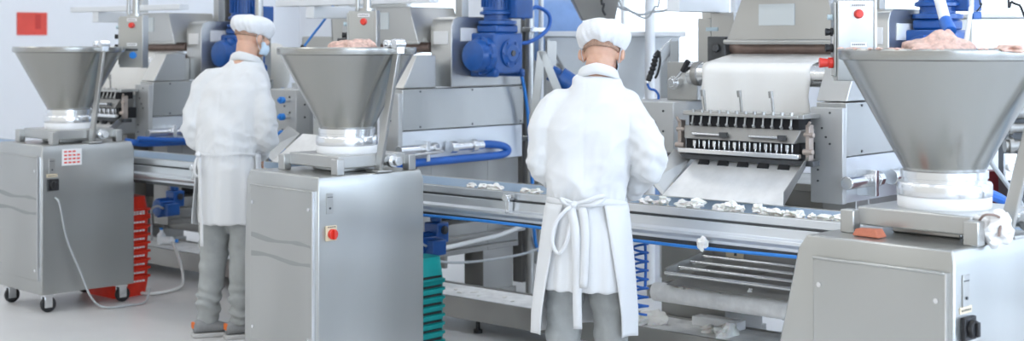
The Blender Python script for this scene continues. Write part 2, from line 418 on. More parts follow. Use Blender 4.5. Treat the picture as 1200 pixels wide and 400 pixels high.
# cutter head
def cutter():
    t = thing('cutting_head', (-3.56, 5.6, 1.08), '', 'cutting unit', 'cutting heads below the dough sheets')
    x0, x1 = -3.90, -3.25
    b = MB(); b.box(x0, x1, 5.60, 5.75, 1.285, 1.305); b.box(x0+.03, x1-.02, 5.585, 5.60, 1.285, 1.297); b.build('top_bar', 'steel', t, .002); b = MB(); b.box(x0+.03, x1-.03, 5.61, 5.72, 1.235, 1.285); b.build('recess_shade', 'hole', t)  # near-black block added as painted shade between top bar and body
    b = MB(); b.hexa([(x0+.03, 5.57, 1.175), (x1-.03, 5.57, 1.175), (x1-.03, 5.72, 1.175), (x0+.03, 5.72, 1.175), (x0+.01, 5.60, 1.235), (x1-.01, 5.60, 1.235), (x1-.01, 5.72, 1.235), (x0+.01, 5.72, 1.235)])
    bd = b.build('head_body', 'dull', t, .003)
    for sx in (x0+.17, x1-.17):
        b = MB(); b.box(sx-.095, sx+.095, 5.562, 5.575, 1.195, 1.205); b.build('slot_handle', 'bright', bd, .003)
        b = MB(); b.box(sx+.06, sx+.10, 5.560, 5.575, 1.19, 1.212); b.build('clip', 'dark', bd)
    n = 12
    for i in range(n):
        x = x0+.06+(x1-x0-.12)*i/(n-1)
        b = MB(); b.cyl((x, 5.60, 1.29), (x+.008, 5.578, 1.238), .0045, n=8); b.cyl((x, 5.60, 1.298), (x, 5.60, 1.312), .009, n=10); b.cyl((x+.008, 5.575, 1.25), (x+.008, 5.585, 1.24), .007, n=8)
        b.build('adjusting_screw', 'steel', t)
    for i in range(10):
        x = x0+.075+(x1-x0-.15)*i/9
        b = MB(); b.box(x-.008, x+.008, 5.585, 5.605, 1.140, 1.168); b.cyl((x, 5.59, 1.128), (x, 5.59, 1.142), .005, n=8); b.cyl((x+.022, 5.595, 1.13), (x+.022, 5.595, 1.175), .004, n=8); b.build('nozzle', 'bright', t, .002)
    b = MB(); b.box(x0+.02, x1-.02, 5.60, 5.74, 1.10, 1.175); b.build('recess_shade', 'hole', t)  # near-black block added as painted shade behind the nozzles
    b = MB(); b.box(x0, x1, 5.555, 5.585, 1.108, 1.130); b.build('lower_rail', 'bright', t, .004)
    b = MB(); b.box(x0-.1, x1+.05, 5.60, 5.66, 1.075, 1.100); b.build('cross_bar', 'dark', t, .003)
    for i in range(5):
        x = x0+.12+(x1-x0-.22)*i/4
        b = MB(); b.prism([(x-.035, 1.045), (x+.035, 1.045), (x+.022, 1.078), (x-.022, 1.078)], 'Y', 5.595, 5.61); b.build('guide_tooth', 'hole', t)
    for fx in (.26, .57, .83):
        x = x0+(x1-x0)*fx-.06
        b = MB(); b.cyl((x, 5.63, 1.30), (x-.012, 5.63, 1.405), .0065, n=10); b.cyl((x-.013, 5.63, 1.375), (x-.0165, 5.63, 1.405), .011, n=12)
        b.build('rod', 'dull', t)
    for sx, d in ((x0-.02, -1), (x1+.02, 1)):
        b = MB(); b.box(sx-.010, sx+.010, 5.60, 5.64, 1.10, 1.26); b.cyl((sx-.02, 5.61, 1.215), (sx+.028, 5.61, 1.215), .012, n=12); b.cyl((sx-.02, 5.60, 1.14), (sx+.03, 5.60, 1.14), .013, n=12); b.cyl((sx, 5.60, 1.25), (sx+d*.015, 5.60, 1.275), .007, n=8)
        b.build('end_bracket', 'rust', t, .003)
    return t
CT = cutter()
CT['label'] = 'steel cutting head with screws, rods and nozzles below the near dough sheet'
dup(CT, D1, 'blurred cutting head with upright rods beside the leftmost hopper')

# discharge chute
def chute():
    t = thing('discharge_chute', (-3.56, 5.5, .9), '', 'chute', 'discharge chutes into the trough')
    def sl(x0, x1, y0, z0, y1, z1, th): return [(x0, y0, z0-th), (x1, y0, z0-th), (x1, y1, z1-th), (x0, y1, z1-th), (x0, y0, z0), (x1, y0, z0), (x1, y1, z1), (x0, y1, z1)]
    b = MB(); b.hexa([(-3.90, 5.43, .911), (-3.25, 5.43, .911), (-3.25, 5.62, 1.071), (-3.84, 5.62, 1.071), (-3.90, 5.43, .915), (-3.25, 5.43, .915), (-3.25, 5.62, 1.075), (-3.84, 5.62, 1.075)]); o = b.build('pan', mat('floured_steel', (.86, .86, .85), .38, .55, 7, .12), t)
    for x in (-3.93, -3.25):
        b = MB(); d = -.05 if x < -3.5 else .02
        xt = x+.06 if x < -3.5 else x; x = -3.90 if x < -3.5 else x
        b.hexa([(x, 5.43, .915), (x+.004, 5.43, .915), (xt+.004, 5.62, 1.075), (xt, 5.62, 1.075), (x+d, 5.40, .98), (x+d+.004, 5.40, .98), (x+d+.004, 5.60, 1.12), (x+d, 5.60, 1.12)])
        b.build('side_wall', 'steel', t)
    return t
CU = chute(); CU['label'] = 'shiny steel chute sloping from the near cutting head into the trough'
dup(CU, D2, 'discharge chute of the middle machine, behind the middle hopper')
dup(CU, D1, 'blurred discharge chute below the leftmost cutting head')
b = MB(); q = atY(775, 214, 5.70)
b.box(q.x-.04, q.x+.04, 5.742, 5.746, .925, .96)
wl = tag(b.build('warning_label', 'cream', bevel=.001), 'small tan label on the end block beside the right worker\'s elbow', 'label')
for i in range(3):
    b = MB(); b.box(q.x-.03, q.x+.03-.01*i, 5.740, 5.743, .932+.009*i, .935+.009*i); b.build('printed_line', 'brown', wl)

# control boxes hanging on poles
def cbox():
    c = Vector((-2.80, 5.225, 0)); rz = math.radians(38)
    t = thing('control_box', (c.x, c.y, 1.47), '', 'control box', 'control boxes on poles')
    R = Matrix.Translation((c.x, c.y, 0)) @ Matrix.Rotation(rz, 4, 'Z')
    b = MB(); b.box(-.074, .074, -.05, .06, 1.472, 1.80, R); b.box(-.085, -.074, -.04, .055, 1.49, 1.79, R)
    bd = b.build('enclosure', 'cab', t, .005)
    b = MB(); b.box(.070, .082, -.056, .06, 1.468, 1.806, R); b.build('door_edge', 'steel', t, .002)
    b = MB(); b.cyl((0.02, .0, 1.80), (0.02, .0, 4.4), .022, n=16, Mx=R); b.cyl((.02, 0, 1.80), (.02, 0, 1.815), .045, n=20, Mx=R); b.cyl((-.035, .02, 1.80), (-.035, .02, 4.4), .012, n=12, Mx=R)
    b.build('pole', 'steel', t)
    b = MB(); b.cyl((.01, -.05, 1.742), (.01, -.056, 1.742), .019, n=20, Mx=R); o = b.build('button_collar', 'red', bd)
    b = MB(); b.cyl((.01, -.056, 1.742), (.01, -.078, 1.742), .0175, .016, n=24, Mx=R); b.build('emergency_button', 'red', bd, .003)
    for z in (1.768, 1.61):
        b = MB(); b.box(-.022, .042, -.0535, -.05, z, z+.018, R); l = b.build('label_plate', 'labelw', bd)
        b = MB()
        for q_ in range(7): b.box(-.016+q_*.0075, -.012+q_*.0075, -.0545, -.0534, z+.006, z+.012, R)
        b.build('printed_text', 'dark', l)
    # switches on the left flank
    for z, m, r, L in ((1.73, 'labelg', .012, .022), (1.67, 'black', .016, .03), (1.605, 'black', .017, .03), (1.545, 'red', .021, .055)):
        b = MB(); b.cyl((-.085, -.005, z), (-.085-L*.35, -.005, z), r*1.05, n=20, Mx=R); b.cyl((-.085-L*.35, -.005, z), (-.085-L, -.005, z), r*.8, r, n=20, Mx=R)
        b.build('rotary_switch' if m != 'red' else 'stop_knob', m, bd, .002)
    b = MB(); b.box(-.087, -.084, -.025, .015, 1.62, 1.66, R); b.build('dial_plate', 'labelw', bd)
    return t
CB = cbox(); CB['label'] = 'steel control box with red button nearest us, left of the right hopper'
dup(CB, D2+Vector((-.06, 0, 0)), 'steel control box with red button above the middle hopper rim')
c1 = dup(CB, Vector((-5.13, 0, 0)), 'blurred steel control box with red button and blue switch above left hopper')
p = c1.location
b = MB(); R = Matrix.Translation((p.x, p.y, 0)) @ Matrix.Rotation(math.radians(38), 4, 'Z')
b.cyl((.02, -.05, 1.55), (.02, -.07, 1.55), .022, n=18, Mx=R); b.build('blue_switch', 'cyan', c1, .002)
b = MB(); b.box(-.03, .05, -.056, -.05, 1.578, 1.592, R); b.build('switch_plate', 'dark', c1)

# ================================================================ long conveyor trough
t = thing('conveyor_trough', (-6, 5.19, 0), 'long steel conveyor trough running past both workers', 'conveyor')
xa, xb = -11.5, -1.2
b = MB()
prof = [(5.19, .90), (5.196, .90), (5.21, .80), (5.48, .80), (5.494, .905), (5.50, .905), (5.50, .79), (5.20, .79), (5.185, .87), (5.185, .90)]
b.prism(prof, 'X', xa, xb); b.build('trough', 'steel', t)
b = MB(); b.box(xa, xb, 5.215, 5.475, .803, .81); b.build('belt', mat('blue_belt', (.20, .34, .50), .6), t)
b = MB(); b.box(xa, xb, 5.478, 5.488, .812, .902); b.build('lit_wall_strip', mat('pale_blue_lit_wall', (.46, .57, .70), .4), t)  # added strip, pale blue to paint in bluish light on the back wall
b = MB(); b.prism([(5.176, .897), (5.176, .862), (5.188, .858), (5.188, .897)], 'X', xa, xb); b.build('top_flange', 'light', t, .002)
b = MB(); b.prism([(5.165, .852), (5.165, .812), (5.15, .802), (5.15, .788), (5.168, .772), (5.168, .758), (5.30, .758), (5.30, .852)], 'X', xa, xb); b.build('side_rail', 'light', t, .002)
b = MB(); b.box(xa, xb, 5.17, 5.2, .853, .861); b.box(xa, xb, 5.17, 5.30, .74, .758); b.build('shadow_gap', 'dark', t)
for px in (598, 230, 80):
    x = atY(px, 230, 5.15).x
    b = MB(); b.box(x-.012, x+.012, 5.128, 5.16, .80, .885); b.cyl((x-.005, 5.15, .875), (x-.005, 5.115, .875), .018, n=18); b.cyl((x+.02, 5.15, .88), (x+.02, 5.12, .88), .010, n=10)
    b.cyl((x, 5.13, .81), (x, 5.12, .81), .007, n=8)
    b.build('clamp', 'bright', t, .002)
for x in (-10.5, -8.05, -5.55, -2.0):
    b = MB(); b.box(x-.03, x+.03, 5.24, 5.30, 0, .76); b.box(x-.05, x+.05, 5.22, 5.32, 0, .01); b.build('leg', 'steel', t, .002)

# dough crumbs in trough
b = MB()
for i in range(900):
    x = random.uniform(-8.6, -1.8); back = random.random() < .35
    y = random.uniform(5.22, 5.46) if back else random.uniform(5.203, 5.27)
    hump = .5+.5*noise.noise(Vector((x*2.2, 3, 0)))
    z = .835+(.072*hump if not back else .03*hump)
    b.ball((x, y, z), random.uniform(.010, .026), (1.2, 1, .7), 1, .7)
tag(b.build('dough_crumbs', 'dough'), 'loose white dough crumbs lying along the bottom of the trough', 'dough crumbs', kind='stuff')
def scrap(c, r, label, grp, seed=0, sc_=(1.3, .9, .6), sub=3):
    random.seed(seed); b = MB(); b.ball((0, 0, 0), r, sc_, sub, .8)
    o = b.build('dough_scrap', 'dough'); o.location = c; o.rotation_euler = (0, 0, random.random()*3); return tag(o, label, 'dough', grp)
pxs = [553, 566, 580, 616, 628, 757, 772, 779, 801, 812, 819, 846, 853, 858, 866, 889, 897, 906, 915, 924, 935, 952, 968, 985]
for i, px in enumerate(pxs):
    pt = atY(px, 240, 5.235)
    big = px in (858, 819, 779, 889)
    where = ('between middle cabinet and right worker', 'in front of the chute', 'right of the chute')[0 if px < 640 else 1 if px < 930 else 2]
    scrap((pt.x, pt.y, .905 if not big else .918), .030 if big else .019+.006*(i % 3), 'torn white dough scrap on the trough rim '+where if not big else 'larger lump of white dough at the trough rim in front of the chute', 'dough scraps on the trough rim '+where if not big else 'larger dough lumps on the trough rim', i)
# hanging scrap on the tube
pt = atY(823, 286, 5.13); o = scrap((pt.x, pt.y, pt.z), .026, 'white dough scrap stuck on the blue tube below the trough', None, 77, (.8, .5, 1.1))

# light blue air tube under trough
def pl(name, pts, r, m, label, cat, n=10, **k):
    pts = list(pts)
    if pts[-1][2] > 1.79 and len(pts) < 12: pts += [Vector((pts[-1][0], pts[-1][1], 2.6)), Vector((pts[-1][0], pts[-1][1], 4.4))]
    if pts[0][2] > 1.79: pts = [Vector((pts[0][0], pts[0][1], 4.4)), Vector((pts[0][0], pts[0][1], 2.6))]+pts
    b = MB(); b.tube(pts, r, n); return tag(b.build(name, m), label, cat, **k)
pts = [Vector((x, 5.145, .742-.006*math.sin(x*3))) for x in [-5.3+.3*i for i in range(12)]]
pl('air_tube', pts, .0075, 'cyan', 'thin bright blue air tube running beneath the trough rail', 'air tube')
# coiled blue hose near right worker
c = atY(752, 285, 5.32); pts = []
for i in range(0, 241):
    a = i/240*2*PI*8; z = c.z-.0-(.33*i/240)
    pts.append(Vector((c.x-.005+.034*math.cos(a), c.y+.034*math.sin(a), z)))
b = MB(); b.tube(pts, .0058, 8, 1); b.tube([pts[0]+Vector((0, 0, .04)), pts[0]], .0058, 8, 1)
b.tube([Vector((c.x+.02, c.y, c.z+.03)), Vector((c.x+.025, c.y, c.z-.08)), Vector((c.x+.022, c.y, c.z-.20))], .0065, 8)
tag(b.build('coiled_air_hose', 'blueH'), 'coiled blue air hose hanging behind the right worker\'s apron', 'hose')

# lower belt conveyor
t = thing('lower_conveyor', (-6, 5.8, 0), 'low floor-level steel conveyor with a floured belt beneath the trough', 'conveyor')
b = MB(); b.box(-11.5, -1.5, 5.78, 5.80, .075, .195); b.box(-11.5, -1.5, 6.12, 6.14, .075, .195); b.box(-11.5, -1.5, 5.80, 6.12, .10, .12); b.build('frame', 'dull', t, .003)
b = MB(); b.box(-11.45, -1.55, 5.802, 6.118, .172, .188); b.build('belt', 'belt', t)
for x in (-10.8, -9.0, -7.0, -5.45, -3.9, -2.2):
    b = MB(); b.cyl((x, 5.83, .02), (x, 5.83, .08), .012, n=10); b.cyl((x, 5.83, 0), (x, 5.83, .02), .025, n=14); b.cyl((x, 6.09, .02), (x, 6.09, .08), .012, n=10); b.cyl((x, 6.09, 0), (x, 6.09, .02), .025, n=14)
    b.build('foot', 'black', t)
for i, (px, py, r) in enumerate([(535, 338, .016), (548, 343, .014), (556, 345, .016), (570, 344, .013), (592, 353, .014), (610, 355, .012)]):
    g = atY(px, py, 5.97); scrap((g.x, 5.97-.06*(i % 2), .192), r, 'thin fleck of dough lying on the low belt beyond the teal crates', 'dough flecks on the low belt', 200+i, (1.6, .8, .25), 2)
labs = ['tall white dough lump on low belt behind the worker\'s apron', 'flat dough lump on low belt under the white roller, left of centre',
        'wide white dough flake with a raised peak at right of low belt', 'small dough crumb lump on low belt left of the peaked flake']
for i, (px, r, s_) in enumerate([(768, .06, (1.1, .6, .9)), (760, .06, (1.8, .9, .35)), (852, .055, (1.5, .8, .7)), (832, .03, (1.4, .8, .6))]):
    g = atY(px, 370, 5.92); scrap((g.x, 5.92, .205), r, labs[i], None, 300+i, s_)
b = MB(); g0 = atY(815, 370, 6.05); b.box(g0.x, g0.x+.27, 6.02, 6.10, .19, .235); b.box(g0.x+.05, g0.x+.26, 6.03, 6.09, .235, .24)
tag(b.build('white_tray', 'ring', bevel=.006), 'flat white plastic tray lying on the low belt below the roller', 'tray')

# white floured belt roller
t = thing('return_belt_roller', (-3.7, 5.75, .39), 'thick floured white belt roller under the wire rack', 'roller')
g0 = atY(768, 341, 5.75); g1 = atY(917, 362, 5.75)
b = MB(); b.lathe([(.03, g0.x-.004), (.044, g0.x), (.047, g0.x+.006), (.047, g1.x+.35), (.03, g1.x+.352)], (0, 5.75, .393), 40, 'X'); b.build('belt', 'belt', t)
b = MB(); b.cyl((g0.x-.03, 5.75, .393), (g1.x+.4, 5.75, .393), .018, n=16); b.build('axle', 'dull', t)
b = MB(); b.box(g0.x-.022, g0.x-.006, 5.71, 6.15, .36, .425); b.build('end_plate', 'dull', t, .003)
for i, (px, r, s_) in enumerate([(793, .05, (1.5, .5, .25)), (806, .035, (1.6, .6, .3)), (846, .022, (1.8, .6, .3)), (880, .036, (.9, .5, .9)), (898, .05, (1.8, .6, .35))]):
    g = atY(px, 340, 5.755); scrap((g.x, 5.76, .432), r, ['flat dough flap over the roller\'s left end', 'torn dough flap on the roller beside its left end', 'thin dough flake near the middle of the roller', 'upright curl of dough on the roller right of centre', 'long dough flap at the roller\'s right end'][i], None, 400+i, s_)

# wire rack
t = thing('wire_rack', (-3.7, 5.7, .5), 'sloping dark rack of parallel steel rods above the white roller', 'rack')
L0 = atY(780, 320, 5.70); L1 = Vector((L0.x+.08, 6.0, .585)); R0 = Vector((-3.35, 5.70, L0.z)); R1 = Vector((-3.30, 6.0, .585))
for i in range(5):
    f = i/4; a = L0.lerp(L1, f); c = R0.lerp(R1, f)
    b = MB(); b.cyl(a, c, .0095, n=12); b.build('rod', 'bright', t)
b = MB()
for a, c in ((L0, L1), (R0, R1)):
    d = Vector((.007, 0, 0)); u = Vector((0, 0, .022))
    b.hexa([a-d-u, a+d-u, c+d-u, c-d-u, a-d+u, a+d+u, c+d+u, c-d+u])
b.hexa([L0+Vector((0, .01, -.06)), R0+Vector((0, .01, -.06)), R1+Vector((0, 0, -.07)), L1+Vector((0, 0, -.07)), L0+Vector((0, .01, -.055)), R0+Vector((0, .01, -.055)), R1+Vector((0, 0, -.065)), L1+Vector((0, 0, -.065))])
b.box(L1.x, R1.x, 5.99, 6.0, .50, .64)
b.build('frame', 'dull', t, .002)
b = MB(); b.box(L1.x-.02, L1.x-.005, 6.0, 6.15, .55, .60); b.box(R1.x+.005, R1.x+.02, 6.0, 6.15, .55, .60); b.build('mounting_arm', 'dull', t)
g = atY(862, 306, 5.985)
b = MB(); b.box(g.x-.05, g.x+.05, 5.978, 5.984, .565, .61); lb = b.build('paper_label', 'cream', t)
b = MB(); b.prism([(g.x-.002, .575), (g.x+.014, .575), (g.x+.01, .60), (g.x+.002, .60)], 'Y', 5.975, 5.979); b.build('printed_mark', 'dark', lb)
b = MB(); b.box(-4.0, -3.30, 6.10, 6.12, .66, .80); b.box(-4.03, -4.0, 6.06, 6.12, .60, .85); b.box(-4.0, -3.3, 6.12, 6.34, .78, .80)
tag(b.build('shelf_bracket', 'steel', bevel=.003), 'steel apron plate hanging between the trough and the wire rack', 'bracket')
b = MB(); g = atY(918, 330, 5.66)
b.hexa([(-3.36, 5.66, .46), (-3.27, 5.64, .46), (-3.27, 5.655, .46), (-3.36, 5.675, .46), (-3.33, 5.66, .57), (-3.25, 5.64, .60), (-3.25, 5.655, .60), (-3.33, 5.675, .57)])
b.build('end_flap', 'mask', t, .002)

# ================================================================ filling machines with hoppers
def filler(loc, rz, label, W=.58, L=.62, slant=.0, smear=False, knob='red', casters=True, sticker=False, ho=(0, 0)):
    t = thing('filling_machine', loc, label, 'machine', 'hopper filling machines in front of the conveyor', rz)
    def bd(b, n, m, par=None, bev=.0, **k):
        return b.build(n, m, par or t, bev, o=1, **k)
    H = 1.01; z0 = .115
    b = MB()
    sx = slant
    b.rings([[Vector(p) for p in ((-W-sx, 0, z0), (0, 0, z0), (0, L, z0), (-W-sx, L, z0))],
             [Vector(p) for p in ((-W-sx, 0, .60), (0, 0, .60), (0, L, .60), (-W-sx, L, .60))],
             [Vector(p) for p in ((-W-sx*.15, 0, .965), (0, 0, .965), (0, L, .965), (-W-sx*.15, L, .965))],
             [Vector(p) for p in ((-W+.01, .012, H), (-.012, .012, H), (-.012, L-.012, H), (-W+.01, L-.012, H))]])
    body = bd(b, 'cabinet_body', 'cab', bev=.006)
    # door on the front
    b = MB(); b.box(-W+.05, -.022, -.014, 0, .2, .945); b.box(-W+.05, -.022, -.020, -.012, .938, .948)
    dr = bd(b, 'door', 'cab', body, .004)
    b = MB(); b.box(-.022, -.016, -.018, -.0, .2, .945); bd(b, 'door_edge', 'bright', dr)
    for x in (-W+.075, -.05):
        for z in (.26, .86):
            b = MB(); b.cyl((x, -.014, z), (x, -.020, z), .008, n=12); bd(b, 'screw', 'bright', dr)
    if smear:
        for z in (.70, .615):
            b = MB(); up = []; lo = []
            for i in range(25):
                f = i/24; x = -W+.06+(W-.10)*f; th = .006+.012*abs(noise.noise(Vector((f*4, z*9, 0)))); zc = z-.012*f+.006*math.sin(f*7+z*30)
                up.append((x, zc+th)); lo.append((x, zc-th))
            b.prism(up+lo[::-1], 'Y', -.0150, -.0138); bd(b, 'grease_mark', 'smear', dr)
    # switch gear on right face
    b = MB(); b.box(0, .004, .045, .085, .84, .935); sp = bd(b, 'latch_plate', 'steel', body, .001)
    b = MB(); b.cyl((.004, .065, .865), (.008, .065, .865), .005, n=8); bd(b, 'keyhole', 'dark', sp); b = MB(); b.box(.004, .006, .05, .08, .915, .918); bd(b, 'latch_slot', 'dark', sp)
    DZ = .085
    _bd = bd
    def bd(b, *a, **k):
        for v in b.bm.verts: v.co.z += DZ
        return _bd(b, *a, **k)
    if knob == 'red':
        b = MB(); b.box(0, .012, .04, .10, .63, .70); o = bd(b, 'switch_plate', 'cream', body, .003)
        b = MB(); b.cyl((.012, .07, .662), (.03, .07, .662), .024, n=24); b.box(.03, .042, .064, .076, .640, .684); bd(b, 'main_switch', 'red', o, .002)
        b = MB(); [b.box(.012, .0128, .047+i*.012, .055+i*.012, .692, .697) for i in range(4)]; bd(b, 'printed_text', 'dark', o)
    else:
        b = MB(); b.box(0, .003, .03, .10, .735, .755); o = bd(b, 'switch_label', 'cream', body)
        b = MB(); [b.box(.003, .0036, .038+i*.010, .044+i*.010, .741, .748) for i in range(6)]; bd(b, 'printed_text', 'dark', o)
        b = MB(); b.box(0, .016, .035, .105, .655, .725); b.cyl((.016, .07, .69), (.034, .07, .69), .026, n=24); b.box(.034, .044, .062, .078, .668, .712); bd(b, 'main_switch', 'black', body, .003)
    DZ = .02
    if sticker:
        b = MB(); b.box(0, .003, .13, .26, .865, .965); st = bd(b, 'safety_sticker', 'labelw', body)
        b = MB()
        for r in range(4):
            for c_ in range(4):
                if (r, c_) != (3, 3): b.box(.003, .0036, .143+c_*.028, .163+c_*.028, .878+r*.022, .888+r*.022)
        bd(b, 'printed_text', 'redS', st)
    bd = _bd
    # casters
    for x in (-W+.05, -.06):
        for y in (.06, L-.06):
            b = MB(); b.box(x-.035, x+.035, y-.03, y+.03, .098, .115); b.box(x-.024, x-.018, y-.02, y+.03, .03, .10); b.box(x+.018, x+.024, y-.02, y+.03, .03, .10)
            c_ = bd(b, 'caster', 'bright', None, .002)
            b = MB(); b.lathe([(.01, x-.014), (.045, x-.014), (.048, x-.008), (.048, x+.008), (.045, x+.014), (.01, x+.014)], (0, y+.012, .048), 28, 'X'); w = bd(b, 'wheel', 'black', c_)
            b = MB(); b.cyl((x-.02, y+.012, .048), (x+.02, y+.012, .048), .018, n=16); bd(b, 'hub', 'bright', c_)
    # hopper stack
    hx, hy = -.235+ho[0], .372+ho[1]
    b = MB(); b.box(hx-.20, hx+.20, hy-.20, hy+.20, 1.035, 1.095); b.box(hx-.12, hx+.12, hy-.12, hy+.12, H, 1.035)
    bp = bd(b, 'pump_base', 'steel', None, .006)
    for sx_, sy in ((-1, -1), (1, -1), (1, 1), (-1, 1)):
        b = MB(); b.box(hx+sx_*.215-.025, hx+sx_*.215+.025, hy+sy*.215-.022, hy+sy*.215+.022, H, 1.085); bd(b, 'corner_post', 'steel', bp, .004)
    b = MB(); b.lathe([(.05, 1.095), (.146, 1.095), (.148, 1.10), (.148, 1.128), (.146, 1.132), (.05, 1.132)], (hx, hy, 0), 56); bd(b, 'seal_ring', 'ring', bp)
    b = MB(); b.lathe([(.05, 1.132), (.148, 1.132), (.150, 1.137), (.150, 1.17), (.146, 1.176), (.134, 1.178), (.134, 1.188), (.138, 1.19), (.138, 1.212), (.128, 1.216), (.05, 1.216)], (hx, hy, 0), 56)
    col = bd(b, 'collar', 'bright', bp)
    b = MB(); b.lathe([(.128, 1.214), (.322, 1.568), (.336, 1.572), (.338, 1.578), (.338, 1.600), (.335, 1.606), (.328, 1.606), (.326, 1.60), (.320, 1.575), (.122, 1.222), (.02, 1.222)], (hx, hy, 0), 96)
    hp = bd(b, 'hopper', 'cone', None, angle=25)
    # lever arm on the right side
    bx, by = -.035+ho[0]*.3, hy+.03
    b = MB(); b.box(bx-.05, bx+.05, by-.045, by+.045, H, 1.022)
    b.prism([(bx-.030, 1.02), (bx+.018, 1.02), (bx+.155, 1.58), (bx+.115, 1.58)], 'Y', by-.01, by+.01)
    ar = bd(b, 'hopper_clamp_arm', 'steel', None, .004)
    b = MB(); b.box(bx+.085, bx+.165, by-.022, by+.022, 1.575, 1.61); b.cyl((bx+.10, by-.04, 1.62), (bx+.10, by+.04, 1.62), .022, n=20); b.cyl((bx+.145, by-.03, 1.622), (bx+.145, by+.03, 1.622), .024, n=20)
    b.cyl((bx+.10, by-.046, 1.62), (bx+.10, by-.038, 1.62), .009, n=10)
    bd(b, 'clamp_head', 'bright', ar, .003)
    # side fitting at back and lever
    b = MB(); b.cyl((hx+.19, hy+.1, 1.06), (hx+.28, hy+.1, 1.06), .022, n=16); b.cyl((hx+.22, hy+.1, 1.06), (hx+.245, hy+.1, 1.06), .034, n=8); bd(b, 'outlet_fitting', 'bright', bp, .002)
    return t
M3_ = filler((-1.812, 3.99, 0), math.radians(-3.8), 'large filling machine at right with a meat-filled steel cone hopper', W=.53, slant=.10, knob='black')
M2_ = filler((-4.985, 4.262, 0), math.radians(-4.7), 'filling machine between the two workers, red switch on its cabinet', W=.585, L=.63, slant=.02, smear=True, ho=(-.02, -.015))
M1_ = filler((-7.757, 4.479, 0), math.radians(-3), 'leftmost wheeled filling machine with sticker and empty cone hopper', knob='black', sticker=True, smear=True, ho=(-.05, -.045))

def W_(t, p):
    return Matrix.Translation(t.location) @ Matrix.Rotation(t.rotation_euler.z, 4, 'Z') @ Vector(p)
# meat
def meat(t, c, r, h, seed, label, jit=.35, rz=0, sx=1.):
    random.seed(seed); b = MB(); b.ball((0, 0, 0), 1, (r*sx, r*.8, h), 4, jit)
    for v in b.bm.verts: v.co += v.co.normalized()*noise.noise(v.co*35+Vector((seed, 0, 0)))*.012
    o = b.build('minced_meat', 'meat', angle=80); o.location = W_(t, c); o.rotation_euler = (0, 0, rz); return tag(o, label, 'meat')
meat(M3_, (-.255, .355, 1.59), .115, .062, 5, 'mound of pink minced meat heaped in the right hopper', rz=.75)
meat(M3_, (-.235+.005, .372+.0, 1.625), .040, .035, 15, 'small pink knob of meat under the blue nozzle in right hopper', .6)
a = math.radians(-20)
meat(M3_, (-.235+.335*math.cos(a)-.02, .372+.335*math.sin(a)-.02, 1.606), .045, .013, 8, 'loose flap of minced meat lying over the right hopper\'s rim', .7, rz=.8, sx=1.3)
meat(M2_, (-.225, .372, 1.59), .12, .055, 9, 'low pale mound of minced meat in the middle hopper', .3, rz=.75)
b = MB(); random.seed(5)
for i in range(30):
    a = math.radians(random.uniform(150, 330)); q = W_(M3_, (-.235+.33*math.cos(a), .372+.33*math.sin(a), 1.606)); b.ball(q, random.uniform(.004, .008), (1.5, 1.5, .6), 1, .5)
tag(b.build('meat_crumbs', 'meat'), 'tiny meat crumbs sprinkled along the rim of the right hopper', 'meat crumbs', kind='stuff')
# terracotta block, plastic bag on M3
q = W_(M3_, (-.345, .10, 1.012)); b = MB(); R = Matrix.Translation(q) @ Matrix.Rotation(math.radians(-8), 4, 'Z')
b.hexa([(-.05, -.025, 0), (.05, -.025, 0), (.05, .025, 0), (-.05, .025, 0), (-.045, -.012, .022), (.035, -.016, .026), (.035, .022, .026), (-.045, .022, .022)], R)
tag(b.build('rubber_wedge', 'brick', bevel=.004), 'terracotta coloured wedge on the right cabinet under the hopper base', 'wedge')
random.seed(31); b = MB(); b.ball((0, 0, 0), 1, (.055, .045, .05), 4, .6)
for v in b.bm.verts: v.co += v.co.normalized()*noise.noise(v.co*60)*.014
bg = b.build('plastic_bag', mat('thin_plastic', (.85, .84, .83), .3, 0, 30, .1, coat=.5), angle=60); bg.location = W_(M3_, (.01, .22, 1.06)); tag(bg, 'crumpled white plastic wrap beside the right hopper\'s base', 'plastic wrap')
b = MB(); b.tube([bg.location+Vector((-.03, -.04, .02)), bg.location+Vector((0, -.055, .045)), bg.location+Vector((.035, -.03, .035)), bg.location+Vector((.03, -.03, -.02))], .004, 6)
b.build('brown_tie', 'brown', bg)

# power cable of the left machine
def Lw(p): return W_(M1_, p)
pl('power_cable', [Lw((.03, .07, .70)), Lw((.05, .09, .66)), Lw((.04, .14, .45)), Lw((.05, .22, .25)), Lw((.08, .28, .08)), Lw((.10, .36, .012)), Lw((.14, .50, .012)), Lw((.13, .62, .015)), Lw((.05, .70, .08))], .0065, 'hoseG', 'grey power cable hanging from the left cabinet\'s switch to the floor', 'cable')

